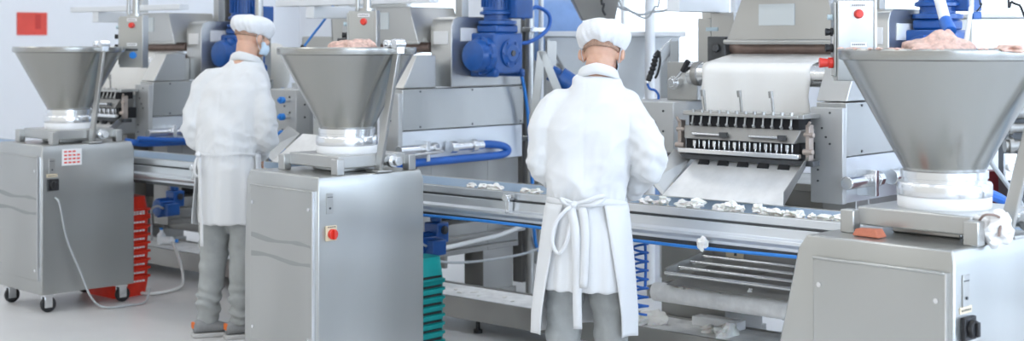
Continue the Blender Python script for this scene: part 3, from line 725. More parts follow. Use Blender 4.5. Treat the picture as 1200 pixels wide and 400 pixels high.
# ================================================================ stacked crates
def crate(cx, cy, z, m, name, label, grp, w=.17, d=.13, rz=0):
    """nestable plastic basket with slots, tapered"""
    b = MB(); T = Matrix.Translation((0, 0, 0)) @ Matrix.Rotation(rz, 4, 'Z')
    def rect(w_, d_, z_, r=.03):
        out = []
        for sx, sy, a0 in ((1, 1, 0), (-1, 1, 90), (-1, -1, 180), (1, -1, 270)):
            for k_ in range(4):
                a = math.radians(a0+k_*30); out.append(T @ Vector((sx*(w_-r)+r*math.cos(a), sy*(d_-r)+r*math.sin(a), z_)))
        return out
    h = .13
    b.rings([rect(w*.84, d*.84, 0), rect(w*.93, d*.93, h-.02), rect(w*.94, d*.94, h-.012), rect(w, d, h-.012), rect(w, d, h), rect(w*.93, d*.93, h), rect(w*.82, d*.82, .01)])
    nf = len(b.bm.faces); s = b
    for i in range(8):
        f = -.7+1.4*i/7
        for sg in (-1, 1):
            s.box(f*w*.86-.010, f*w*.86+.010, sg*d*.945-.003, sg*d*.945+.003, .092, .103, T)
            if abs(f) < .75: s.box(sg*w*.945-.003, sg*w*.945+.003, f*d*.8-.008, f*d*.8+.008, .092, .103, T)
    b.bm.faces.ensure_lookup_table()
    for fc in b.bm.faces[nf:]: fc.material_index = 1
    o = b.build(name, m); o.data.materials.append(M['labelw' if m == 'redC' else 'hole']); o.location = (cx, cy, z)
    return tag(o, label, 'crate', grp)
qx = atD(163, 300, 9.15)
NTH = ['lowest', 'second lowest', 'third from the floor', 'fourth from the floor', 'fifth from the floor', 'sixth from the floor', 'fourth from the top', 'third from the top', 'second from the top']
cr = None
for i in range(10):
    if cr is None: cr = crate(qx.x-.17, qx.y-.05, .0, 'redC', 'plastic_crate', 'red plastic crate beside the left machine, lowest of its stack', 'red crates stacked behind the left machine', .19, .14)
    elif i < 9: c_ = dup(cr, (0, 0, .054*i), 'red plastic crate beside the left machine, %s of its stack' % NTH[i])
c_ = crate(qx.x-.17, qx.y-.05, .555, 'redC', 'plastic_crate', 'topmost crate of the red stack behind the left machine', None, .19, .14)
c_.rotation_euler = (PI, 0, 0); c_.location.z = .64
q = atD(128, 345, 9.2)
qt = atD(503, 330, 7.15); cr = None
for i in range(9):
    if cr is None: cr = crate(qt.x-.08, qt.y-.02, 0, 'teal', 'plastic_crate', 'teal plastic crate beside the middle machine, lowest of its stack', 'teal crates stacked beside the middle machine', .125, .11)
    elif i < 8: dup(cr, (0, 0, .044*i), 'teal plastic crate beside the middle machine, %s of its stack' % NTH[i if i < 5 else i+1])
c_ = crate(qt.x-.08, qt.y-.02, .5, 'teal', 'plastic_crate', 'upturned teal crate on top of the teal stack', None, .125, .11)
c_.rotation_euler = (PI, 0, 0); c_.location.z = .55

# ================================================================ small blue drive motors under trough
def drive(c, label):
    t = thing('drive_motor', c, label, 'motor', 'small blue drive motors below the trough')
    x, y, z = c
    b = MB(); b.lathe([(.03, y-.13), (.055, y-.125), (.058, y-.03), (.062, y-.025), (.062, y+.02), (.04, y+.025)], (x, 0, z+.02), 28, 'Y')
    for i in range(14):
        a = 2*PI*i/14; b.box(-.0025, .0025, -.12, -.03, .05, .066, Matrix.Translation((x, y, z+.02)) @ Matrix.Rotation(a, 4, 'Y'))
    b.build('motor_body', 'blue', t)
    b = MB(); b.box(x-.05, x+.05, y-.02, y+.07, z+.02, z+.13); b.cyl((x, y+.02, z+.13), (x, y+.02, z+.17), .03, n=20); b.build('gearbox', 'blue', t, .008)
    b = MB(); b.box(x+.03, x+.11, y-.11, y-.01, z-.03, z+.05); b.build('terminal_box', 'blue', t, .006)
    b = MB(); b.cyl((x+.05, y+.03, z+.09), (x+.062, y+.03, z+.09), .022, n=20); b.cyl((x+.062, y+.03, z+.09), (x+.066, y+.03, z+.09), .012, n=16); b.build('cap', 'dark', t)
    b = MB(); b.tube([(x+.06, y-.11, z+.02), (x+.05, y-.16, z+.04), (x+.0, y-.17, z), (x-.01, y-.16, z-.12), (x-.02, y-.15, z-.2)], .007, 8); b.build('cable', 'hoseG', t)
    b = MB(); b.box(x-.03, x+.03, y-.01, y+.05, z+.165, .74); b.build('hanger', 'steel', t)
    return t
p = atD(508, 282, 7.55); drive((p.x, p.y, .545), 'small blue drive motor under the trough beside the middle machine')
p = atD(202, 245, 9.9); d_ = drive((p.x, p.y, .47), 'blurred blue drive motor under the trough left of the left worker')

# ================================================================ hoses around S2
X2 = XR+D2.x
b = MB(); b.tube([(X2+.035, 6.42, 1.0), (X2+.036, 6.50, 1.0), (X2+.05, 6.60, .985), (X2+.06, 6.64, .955), (X2+.05, 6.58, .93), (X2+.04, 6.3, .925), (X2+.05, 6.0, .925), (X2+.05, 5.62, .925)], .024, 14)
h = tag(b.build('pressure_hose', 'blueH'), 'thick blue hose looping back from a steel fitting on middle machine', 'hose')
b = MB(); b.cyl((X2+.05, 5.62, .925), (X2+.05, 5.54, .925), .028, n=20); b.build('coupling', 'bright', h, .003)
X1 = XR+D1.x
pl('pressure_hose', [(X1+.04, 6.45, .99), (X1+.06, 6.62, .96), (X1+.05, 6.5, .93), (X1+.05, 6.1, .925), (X1+.05, 5.7, .93), (X1+.02, 5.55, .95)], .024, 'blueH', 'blurred blue hose sagging above the trough left of the left worker', 'hose')
pl('pressure_hose', [(X1+.10, 6.75, .96), (X1+.12, 6.3, .935), (X1+.12, 5.9, .945), (X1+.1, 5.6, .97)], .018, 'blueH', 'second thinner blurred blue hose beside the left sheeting machine', 'hose')
# operating lever (white rod) S2
b = MB(); b.cyl((X2+.10, 5.70, .975), (X2+.10, 6.02, .985), .009, n=10); b.cyl((X2+.03, 5.70, .975), (X2+.11, 5.70, .975), .009, n=10)
tag(b.build('lever_rod', 'bright'), 'short bright horizontal steel rod above the blue hose', 'rod')
# white hoses under S2
pl('white_hose', [(X2-.02, 6.0, .36), (X2+.06, 6.05, .40), (X2+.08, 6.3, .42), (X2+.07, 6.6, .44), (X2+.07, 6.85, .50), (X2+.0, 6.93, .58)], .014, 'hoseW', 'thick white hose curving along the middle machine\'s base', 'hose')
pl('grey_cable', [(X2+.20, 5.66, .52), (X2+.2, 5.75, .42), (X2+.15, 6.0, .335), (X2+.12, 6.4, .30), (X2+.12, 6.8, .31), (X2+.05, 7.1, .36), (X2+.0, 7.4, .45)], .008, 'hoseG', 'thin grey cable sagging below the white hose on middle machine', 'cable')
for i, (r, lab) in enumerate(((.09, 'larger loop of grey cable hanging left of the right worker'), (.06, 'smaller loop of grey cable hanging left of the right worker'))):
    c = atD(617+7*i, 292, 9.3); pts = [c+Vector((r*math.cos(a)*RX, r*math.cos(a)*RY, r*1.1*math.sin(a))) for a in [k_*2*PI/14+1.6 for k_ in range(13)]]
    pts += [c+Vector((.0, .1, .22))]
    pl('cable_loop', pts, .006, 'hoseG', lab, 'cable')

# pipes near px 605-622
t = thing('pipe_stand', (X2-.01, 6.93, 0), 'upright bundle of steel pipes right of the middle machine', 'pipes')
b = MB(); b.cyl((X2-.01, 6.93, 0), (X2-.01, 6.93, 2.6), .028, n=20); b.build('thick_pipe', 'steel', t)
b = MB(); b.cyl((X2+.0, 7.03, 0), (X2+.0, 7.03, 2.6), .016, n=16); b.build('thin_pipe', 'white', t)
b = MB()
for z in (.6, 1.0, 1.7): b.box(X2-.045, X2+.03, 6.89, 7.06, z, z+.03)
b.build('pipe_clamp', 'bright', t, .003)
b = MB(); b.box(X2-.13, X2-.05, 6.9, 7.0, .08, 2.4); b.build('post', 'dull', t, .004)
pl('air_hose', [atD(608, 12, 9.05), atD(628, 8, 9.1), atD(643, 16, 9.15), atD(644, 30, 9.15), atD(634, 42, 9.1), atD(618, 50, 9.05), atD(606, 50, 9.0)], .013, 'blueH', 'blue hose looping out right of the blue gear motor', 'hose')
pl('air_hose', [atD(609, 82, 9.0), atD(613, 95, 9.0), atD(618, 125, 9.05), atD(621, 160, 9.08), atD(624, 210, 9.1), atD(625, 250, 9.1), atD(628, 285, 9.15), atD(634, 297, 9.2)], .011, 'cyan', 'bright blue hose running down beside the steel pipes', 'hose')

# guard plate and valves left of the middle hopper
t = thing('guard_plate', (-6.56, 5.68, .92), 'upright bolted steel guard plate left of the middle hopper cone', 'guard plate')
b = MB(); b.box(-6.62, -6.50, 5.62, 5.70, .93, 1.45); o = b.build('plate', 'cab', t, .004)
bolts(o, [(x, 5.62, z) for x in (-6.60, -6.52) for z in (1.42, 1.30, 1.18, 1.05)], 'Y', .005)
for i in range(5):
    z = 1.27-.105*i
    t = thing('blue_valve', (-7.0, 5.75, z), 'small blue valve right of the left worker, %s in its vertical row' % ('topmost', 'second from top', 'middle one', 'second from bottom', 'lowest')[i], 'valve', 'blue valves right of the left worker')
    b = MB(); b.cyl((-7.0, 5.75, z), (-7.0, 5.70, z), .016, n=14); b.build('valve_body', 'bright', t)
    b = MB(); b.cyl((-7.0, 5.705, z), (-7.0, 5.675, z), .022, n=20); b.cyl((-7.0, 5.675, z), (-7.0, 5.66, z), .012, n=14); b.build('valve_handle', 'cyan', t, .003)
# conduit column far behind
t = thing('valve_column', atD(343, 200, 9.6)*1, 'pale steel column with two valves far behind the left worker', 'valve column')
t.location.z = 0
c = atD(350, 150, 9.6); b = MB(); b.box(c.x-.07, c.x+.07, c.y, c.y+.1, 0, 1.36); b.build('column', 'cab', t, .004)
for z in (1.3, 1.1):
    c2 = c+Vector((-.075, -.03, 0))
    b = MB(); b.cyl((c2.x-.045, c2.y, z), (c2.x+.02, c2.y, z), .018, n=14); b.cyl((c2.x-.06, c2.y, z), (c2.x-.045, c2.y, z), .026, n=14); v = b.build('valve', 'cyan', t)

# air gun on hose
t = thing('air_gun', atD(765, 100, 7.4), 'black air blow gun with thin metal nozzle hanging near the lever', 'air gun')
a, c = atD(760, 95, 7.4), atD(769, 66, 7.4)
b = MB(); b.tube([a, a.lerp(c, .5)+Vector((.004, 0, 0)), c], lambda u: .015+.004*math.sin(u*40), 12)
b.cyl(c, atD(773, 60, 7.4), .017, .012, n=12); b.build('grip', 'black', t)
b = MB(); b.tube([atD(773, 61, 7.38), atD(774, 72, 7.38), atD(771, 86, 7.38), atD(768, 92, 7.38)], .006, 8); b.build('trigger', 'black', t)
b = MB(); b.tube([atD(773, 61, 7.4), atD(779, 53, 7.4), atD(783, 50, 7.4), atD(787, 46, 7.4)], .0035, 8); b.build('nozzle', 'bright', t)
b = MB(); b.cyl(atD(759, 97, 7.4), atD(760, 93, 7.4), .011, n=10); b.build('coupling', 'bright', t)
pl('air_hose', [atD(759, 98, 7.4), atD(762, 104, 7.4), atD(768, 106, 7.4), atD(772, 112, 7.4), atD(770, 120, 7.4), atD(760, 124, 7.42), atD(750, 120, 7.5)], .0065, 'blueH', 'short blue hose curling below the black air gun', 'hose')
# white vertical pipe px 762
b = MB(); c = atD(762, 52, 9.2); b.cyl((c.x, c.y, 0), (c.x, c.y, 4.4), .033, n=18); tag(b.build('white_pipe', 'white'), 'slim white vertical pipe behind the black air gun', 'pipe')

# pale mixer hopper behind right worker
t = thing('mixing_hopper', atD(715, 352, 9.6), 'wide pale grey hopper behind the right worker\'s head', 'hopper'); t.location.z = 0
c = atD(715, 52, 9.6); R = Matrix.Translation((c.x, c.y, 0)) @ Matrix.Rotation(math.radians(41.7), 4, 'Z')
b = MB(); b.hexa([(-.2, -.2, 1.25), (.2, -.2, 1.25), (.2, .2, 1.25), (-.2, .2, 1.25), (-.44, -.34, 1.67), (.44, -.34, 1.67), (.44, .34, 1.67), (-.44, .34, 1.67)], R); b.build('bin', 'paint', t, .01)
b = MB(); b.box(-.47, .47, -.37, .37, 1.67, 1.705, R); b.build('rim', 'white', t, .006)
b = MB(); b.box(-.22, .22, -.22, .22, .95, 1.25, R); b.build('outlet', 'paint', t, .01)
for sx in (-.4, .4):
    for sy in (-.3, .3):
        b = MB(); b.box(sx-.03, sx+.03, sy-.03, sy+.03, 0, 1.66, R); b.build('leg', 'steel', t)
# dark funnel above worker's head
t = thing('overhead_funnel', atD(697, 20, 8.2), 'dark steel funnel hanging directly above the right worker\'s cap', 'funnel')
c = atD(700, 52, 8.4); R = Matrix.Translation((c.x, c.y, 0)) @ Matrix.Rotation(math.radians(41.7), 4, 'Z')
b = MB(); b.hexa([(-.09, -.09, 1.76), (.10, -.09, 1.76), (.10, .09, 1.76), (-.09, .09, 1.76), (-.28, -.2, 2.15), (.17, -.2, 2.15), (.17, .2, 2.15), (-.28, .2, 2.15)], R); b.build('body', 'dull', t, .006)
b = MB(); b.cyl((-.05, 0, 2.15), (-.05, 0, 4.4), .05, n=16, Mx=R); b.build('drop_pipe', 'steel', t)
pl('power_cable', [atD(705, -8, 8.2), atD(708, 4, 8.2), atD(707, 12, 8.2), atD(710, 18, 8.2)], .007, 'black', 'short black cable against the dark funnel', 'cable')

# cables draped top px 720-800
pl('hanging_cable', [atD(722, -6, 8.8), atD(735, 10, 8.8), atD(750, 17, 8.8), atD(765, 14, 8.8), atD(780, 12, 8.8), atD(800, 2, 8.8), atD(806, -6, 8.8)], .008, 'hoseG', 'grey cable sagging in an arc above the air gun', 'cable')
pl('hanging_cable', [atD(725, -6, 8.7), atD(742, 14, 8.7), atD(758, 21, 8.7), atD(768, 8, 8.7), atD(773, -6, 8.7)], .006, 'hoseG', 'second thinner cable arc crossing the white vertical pipe', 'cable')

# pale blue drum machine behind pipes (px 600-660)
t = thing('mixer_drum', atD(632, 52, 10.2), 'blurred pale blue mixer drum between middle machine and right worker', 'drum'); t.location.z = 0
c = atD(628, 52, 10.4); R = Matrix.Translation((c.x, c.y, 0)) @ Matrix.Rotation(math.radians(41.7), 4, 'Z')
b = MB(); b.cyl((-.25, .3, 1.72), (.35, .3, 1.72), .27, n=36, Mx=R); b.build('drum', 'lilac', t, .01)
b = MB(); b.box(-.2, .3, .1, .5, 0, 1.5, R); b.build('stand', 'cab', t, .01)
t = thing('angle_bracket', atD(645, 100, 8.4), 'grey slotted triangular bracket beside the right worker\'s shoulder', 'bracket'); t.location.z = 1.1
c = atD(640, 52, 8.5); R = Matrix.Translation((c.x, c.y, 0)) @ Matrix.Rotation(math.radians(41.7), 4, 'Z')
b = MB()
b.hexa([(-.10, 0, 1.15), (-.05, 0, 1.15), (-.05, .03, 1.15), (-.10, .03, 1.15), (-.05, 0, 1.58), (0, 0, 1.58), (0, .03, 1.58), (-.05, .03, 1.58)], R)
b.hexa([(.12, 0, 1.15), (.18, 0, 1.15), (.18, .03, 1.15), (.12, .03, 1.15), (-.05, 0, 1.58), (0, 0, 1.58), (0, .03, 1.58), (-.05, .03, 1.58)], R)
b.box(-.1, .17, 0, .03, 1.12, 1.2, R); b.box(-.04, -.0, .0, .05, 0, 1.15, R)
b.build('bracket_plate', 'cab', t, .003)
b = MB(); b.cyl((.08, .12, 1.42), (.20, .12, 1.34), .07, n=20, Mx=R); b.cyl((.03, .12, 1.45), (.08, .12, 1.42), .05, n=20, Mx=R); b.build('blue_motor', 'blue', t)

# background between P1 and M2 (px 320-400): hanging blue hose, white hoist box, steel arm
pl('air_hose', [atD(392, -8, 9.5), atD(391, 6, 9.5), atD(380, 24, 9.5), atD(366, 42, 9.5), atD(357, 54, 9.5)], .008, 'cyan', 'thin pale blue hose slanting down above the middle hopper', 'hose')
b = MB(); c = atD(357, 54, 9.5); b.cyl(c, c+Vector((-.03, -.02, -.06)), .022, n=12); tag(b.build('hose_plug', 'black'), 'dark plug on the end of the slanting pale blue hose', 'plug')
t = thing('overhead_duct', atD(398, 0, 10.5), 'pale grey overhead duct left of the middle control box', 'duct')
c = atD(400, 52, 10.5); R = Matrix.Translation((c.x, c.y, 0)) @ Matrix.Rotation(math.radians(41.7), 4, 'Z')
b = MB(); b.hexa([(-.06, -.05, 1.60), (.5, -.05, 1.60), (.5, .3, 1.60), (-.06, .3, 1.60), (-.10, -.05, 2.5), (.5, -.05, 2.5), (.5, .3, 2.5), (-.10, .3, 2.5)], R); b.box(.1, .3, 0, .2, 2.5, 4.4, R); b.build('duct_body', 'cab', t, .01)
b = MB()
for i in range(3): b.lathe([(.05, -.01), (.062, 0), (.05, .01), (.04, 0)], (0, 0, 0), 20, 'Y')
b.bm.free(); b = MB()
pts = [Vector((-.02, -.08, 2.0)), Vector((.0, -.08, 1.92)), Vector((.05, -.08, 1.90)), Vector((.09, -.08, 1.94)), Vector((.13, -.08, 1.90)), Vector((.18, -.08, 1.92)), Vector((.2, -.08, 2.0))]
b.tube([R @ p_ for p_ in pts], .02, 10); b.build('white_hose', 'white', t)
b = MB(); c = atD(362, 60, 10.8); R = Matrix.Translation((c.x, c.y, 0)) @ Matrix.Rotation(math.radians(41.7), 4, 'Z')
b.hexa([(-.10, 0, 0), (.4, 0, 0), (.4, .3, 0), (-.10, .3, 0), (-.05, 0, 1.68), (.36, 0, 1.68), (.36, .3, 1.68), (-.05, .3, 1.68)], R)
tag(b.build('steel_bin', 'cab', bevel=.01), 'tall blurred steel bin behind the middle hopper\'s rim', 'bin')
# white round lid beside P1's mask (px 318-330)
t = thing('round_tank', atD(322, 90, 11.5), 'blurred cream rounded tank beside the left worker\'s face', 'tank'); t.location.z = 0
c = atD(322, 52, 11.5); b = MB(); b.lathe([(.02, 1.18), (.08, 1.22), (.12, 1.32), (.13, 1.45), (.11, 1.56), (.05, 1.62), (.01, 1.63)], (c.x, c.y, 0), 32); b.build('tank_body', mat('cream_enamel', (.80, .79, .74), .5), t)
b = MB(); b.cyl((c.x, c.y, 0), (c.x, c.y, 1.2), .03, n=14); b.cyl((c.x, c.y, 0), (c.x, c.y, .02), .14, n=24); b.build('stand', 'steel', t)

# vertical pipe and dark motor behind P1
b = MB(); c = atD(304, 52, 9.9); b.cyl((c.x, c.y, 0), (c.x, c.y, 4.4), .028, n=18); tag(b.build('steel_pipe', 'steel'), 'vertical steel pipe rising behind the left worker\'s cap', 'pipe')
t = thing('dark_motor', atD(278, 18, 11.9), 'blurred dark motor above the left worker\'s cap', 'motor')
c = atD(272, 52, 11.9)
b = MB(); b.cyl((c.x, c.y, 1.72), (c.x, c.y, 2.3), .10, n=24)
for i in range(5): b.cyl((c.x, c.y, 1.76+i*.07), (c.x, c.y, 1.78+i*.07), .12, n=24)
b.build('motor_body', 'dark', t)
b = MB(); b.box(c.x+.06, c.x+.24, c.y-.1, c.y+.1, 1.80, 2.05); b.build('terminal_box', 'black', t, .01)
b = MB(); b.cyl((c.x, c.y, 0), (c.x, c.y, 1.72), .05, n=16); b.build('mounting_pole', 'dull', t)

# steel shelves / rail between stations behind: long pale cabinet row so the middle distance is filled
def boxthing(name, px0, px1, ytop, D, depth, m, label, cat, zb=0):
    a = atD(px0, ytop, D); c = atD(px1, ytop, D); mid = (a+c)/2; w = (Vector((a.x, a.y, 0))-Vector((c.x, c.y, 0))).length/2
    R = Matrix.Translation((mid.x, mid.y, 0)) @ Matrix.Rotation(math.radians(41.7), 4, 'Z')
    t = thing(name, (mid.x, mid.y, zb), label, cat)
    b = MB(); b.box(-w, w, 0, depth, zb+.0, a.z-.03, R); b.build('body', m, t, .01)
    b = MB(); b.box(-w-.02, w+.02, -.02, depth+.02, a.z-.03, a.z, R); b.build('top', 'white', t, .005)
    b = MB(); b.box(-.01, .01, -.008, 0, zb+.06, a.z-.1, R)
    for s_ in (-.06, .06): b.box(s_-.008, s_+.008, -.03, -.008, a.z-.35, a.z-.2, R)
    b.build('door_handle', 'steel', t)
    return t
boxthing('storage_cabinet', 1120, 1290, 72, 8.2, .5, 'white', 'pale cabinet with a white top edge behind right hopper', 'cabinet')
boxthing('storage_cabinet', 1138, 1300, 16, 10.2, .6, 'cab', 'tall grey cabinet at upper right behind the pale one', 'cabinet').location.z += 0
boxthing('steel_table', 612, 900, 118, 11.9, .6, 'lilac', 'blurred bluish steel table far behind the right worker', 'table')
boxthing('steel_table', 300, 345, 150, 12.1, .5, 'lilac', 'blurred bluish cabinet far behind the left worker\'s shoulder', 'cabinet')

# inclined nozzle pipe into right hopper
t = thing('feed_pipe', atD(1098, 30, 4.75), 'white and blue feed pipe slanting into the right hopper\'s meat', 'pipe')
a = atD(1098, -14, 4.9); c = atD(1108, 24, 4.8); d = atD(1114, 37, 4.75)
b = MB(); b.cyl(a, c, .019, n=18); b.tube([a, a+Vector((0, 0, .3)), a+Vector((0, 0, 1)), Vector((a.x, a.y, 4.4))], .019, 16); b.build('white_tube', 'white', t)
b = MB(); b.cyl(c, d, .022, n=18); b.build('blue_nozzle', 'blueH', t, .002)
pl('white_hose', [atD(1139, -12, 4.9), atD(1138, 10, 4.88), atD(1135, 32, 4.8), atD(1133, 45, 4.72), atD(1131, 54, 4.7)], .008, 'hoseW', 'thin white hose hanging into the right hopper', 'hose')
# blue small box & cable at upper right
b = MB(); R = Matrix.Translation(atD(1145, 18, 6.6)) @ Matrix.Rotation(math.radians(41.7), 4, 'Z'); b.box(-.02, .02, -.01, .02, -.018, .018, R)
bb = tag(b.build('junction_box', 'blue', bevel=.004), 'tiny blue junction box on a black cable, upper right', 'box')
b = MB(); u_ = atD(1148, -10, 6.6); b.tube([atD(1145, 14, 6.6), atD(1151, 4, 6.6), u_, u_+Vector((0, 0, .6)), Vector((u_.x, u_.y, 4.4))], .004, 6); b.build('cable', 'black', bb)
pl('power_cable', [atD(1182, -6, 6.8), atD(1186, 2, 6.8), atD(1195, 6, 6.8), atD(1206, 7, 6.8)], .006, 'black', 'black cable curve in the upper right corner', 'cable')

# valve block at right edge
t = thing('valve_block', atD(1190, 180, 6.0), 'dark valve block with rollers at the right edge behind hopper', 'valve block'); t.location.z = 0
c = atD(1204, 52, 6.3); R = Matrix.Translation((c.x, c.y, 0)) @ Matrix.Rotation(math.radians(41.7), 4, 'Z')
b = MB(); b.box(-.06, .3, .05, .2, 0, 1.36, R); b.build('stand', 'dark', t, .004)
for z, r in ((1.32, .03), (1.25, .022), (1.17, .028), (1.09, .02)):
    b = MB(); b.cyl((-.10, .0, z), (.25, .0, z), r, n=18, Mx=R); b.cyl((-.085, 0, z), (-.065, 0, z), r*1.4, n=18, Mx=R); b.build('roller', 'dull', t)
b = MB(); b.box(-.115, -.06, -.05, -.03, 1.02, 1.14, R); b.cyl((-.09, -.05, 1.08), (-.09, -.07, 1.08), .02, n=16, Mx=R); b.build('bracket', 'bright', t, .003)
b = MB(); b.box(-.2, .3, .3, .4, .7, 1.03, R); b.build('red_panel', 'maroon', t)
pl('grey_rod', [atD(1158, 183, 5.6), atD(1165, 195, 5.6), atD(1182, 218, 5.6), atD(1200, 244, 5.6), atD(1230, 300, 5.6), atD(1260, 500, 5.6)*1], .010, 'hoseG', 'slanting grey tube right of the right hopper\'s neck', 'tube')
pl('air_hose', [atD(1154, 226, 5.3), atD(1170, 232, 5.35), atD(1188, 243, 5.4), atD(1210, 254, 5.4)], .02, 'blueH', 'blue hose behind the right machine\'s hopper base', 'hose')
b = MB(); c = atD(1172, 232, 6.85); R = Matrix.Translation((c.x, c.y, 0)) @ Matrix.Rotation(math.radians(41.7), 4, 'Z')
b.box(-.09, .3, 0, .3, 0, .97, R); tag(b.build('dark_cabinet', 'maroon', bevel=.005), 'dark red cabinet glimpsed right of the right hopper\'s neck', 'cabinet')

# floor oddments near left lower conveyor
for i, (px, py, D, lab) in enumerate(((212, 262, 10.3, 'small white bottle on the low conveyor by the blue motor'), (226, 270, 10.35, 'white bottle lying beside the left worker on the low conveyor'))):
    g = atD(px, py, D); b = MB(); b.lathe([(.028, .0), (.03, .01), (.03, .07), (.012, .09), (.012, .105), (.004, .106)], (0, 0, 0), 20)
    o = b.build('bottle', 'white'); o.location = (g.x, 5.93, .188); tag(o, lab, 'bottle')
    if i: o.rotation_euler = (0, PI/2, .4); o.location.z = .219
    c_ = MB(); c_.cyl((0, 0, .104), (0, 0, .118), .013, n=14); c_.build('cap', 'cyan', o, o=1)
pl('white_hose', [(X1+.5, 5.6, .30), (X1+.55, 5.62, .18), (X1+.62, 5.6, .06), (X1+.7, 5.5, .02), (X1+.72, 5.3, .015), (X1+.6, 5.25, .015)], .010, 'hoseW', 'white hose dropping to the floor beside the red crates', 'hose')
pl('air_hose', [(X1+.3, 5.4, .74), (X1+.32, 5.42, .60), (X1+.38, 5.45, .50), (X1+.45, 5.4, .52)], .011, 'cyan', 'blue tube bending under the trough beside the red crates', 'hose')
pl('air_hose', [(X1+.62, 5.6, .72), (X1+.9, 5.55, .70), (X1+1.15, 5.55, .62), (X1+1.5, 5.5, .60)], .011, 'cyan', 'blue tube above the blurred drive motor, left of left worker', 'hose')

exec_people = True
# ================================================================ people
def remesh(bm_builder, voxel, smooth_it=4, disp=None):
    me = bpy.data.meshes.new('tmp'); bmesh.ops.recalc_face_normals(bm_builder.bm, faces=bm_builder.bm.faces)
    bm_builder.bm.to_mesh(me); bm_builder.bm.free()
    o = bpy.data.objects.new('tmp', me); COL.objects.link(o)
    r = o.modifiers.new('r', 'REMESH'); r.mode = 'VOXEL'; r.voxel_size = voxel; r.use_smooth_shade = True
    if smooth_it:
        s = o.modifiers.new('s', 'SMOOTH'); s.iterations = smooth_it; s.factor = .5
    dg = bpy.context.evaluated_depsgraph_get(); dg.update()
    out = bpy.data.meshes.new_from_object(o.evaluated_get(dg))
    bpy.data.objects.remove(o)
    if disp:
        ns = [v.normal.copy() for v in out.vertices]
        for v, n_ in zip(out.vertices, ns):
            v.co += n_*disp(v.co, n_)
    out.shade_smooth()
    return out
def mobj(name, me, m, parent):
    me.name = name; me.materials.clear(); me.materials.append(M[m]); o = bpy.data.objects.new(name, me); COL.objects.link(o); o.parent = parent; return o
def ell(cx, cy, z, rx, ry, n=28, p=2.3):
    out = []
    for i in range(n):
        a = 2*PI*i/n; c, s_ = math.cos(a), math.sin(a)
        out.append(Vector((cx+rx*math.copysign(abs(c)**(2/p), c), cy+ry*math.copysign(abs(s_)**(2/p), s_), z)))
    return out
def capsule_path(b, pts, rad, n=14, sub=5):
    P = [Vector(p) for p in pts]
    def r(t):
        f = t*(len(rad)-1); i = min(int(f), len(rad)-2); return rad[i]*(1-(f-i))+rad[i+1]*(f-i)
    b.tube(P, r, n, sub); b.ball(P[0], rad[0]*.98, (1, 1, 1), 2); b.ball(P[-1], rad[-1]*.98, (1, 1, 1), 2)

def hand(b, wrist, dirv, up, side):
    """palm + 5 curled fingers; dirv from wrist to knuckles, up = back of hand, side=+1 right hand"""
    d = Vector(dirv).normalized(); u = Vector(up); u = (u-d*u.dot(d)).normalized(); w = d.cross(u)*side   # w: towards little finger side
    W0 = Vector(wrist)
    for k_ in range(5):
        f = -1+k_*.5; q0 = W0+w*f*.020; q1 = W0+d*.085+w*f*.034
        b.cyl(q0, q1, .014, .0125, n=10); b.ball(q1, .0125, (1, 1, 1), 1); b.ball(q0, .014, (1, 1, 1), 1)
    for k_, L in enumerate((.070, .078, .073, .058)):
        f = -.9+k_*.6; p0 = W0+d*.088+w*f*.034
        p1 = p0+(d*.9-u*.25)*L*.45; p2 = p1+(d*.5-u*.8)*L*.33; p3 = p2+(d*.05-u)*L*.25
        capsule_path(b, [p0, p1, p2, p3], [.0095, .009, .0085, .0075], 8, 3)
    t0 = W0+d*.025-w*.024; capsule_path(b, [t0, t0+d*.028-w*.026-u*.01, t0+d*.058-w*.032-u*.028, t0+d*.075-w*.024-u*.045], [.014, .012, .010, .009], 8, 3)

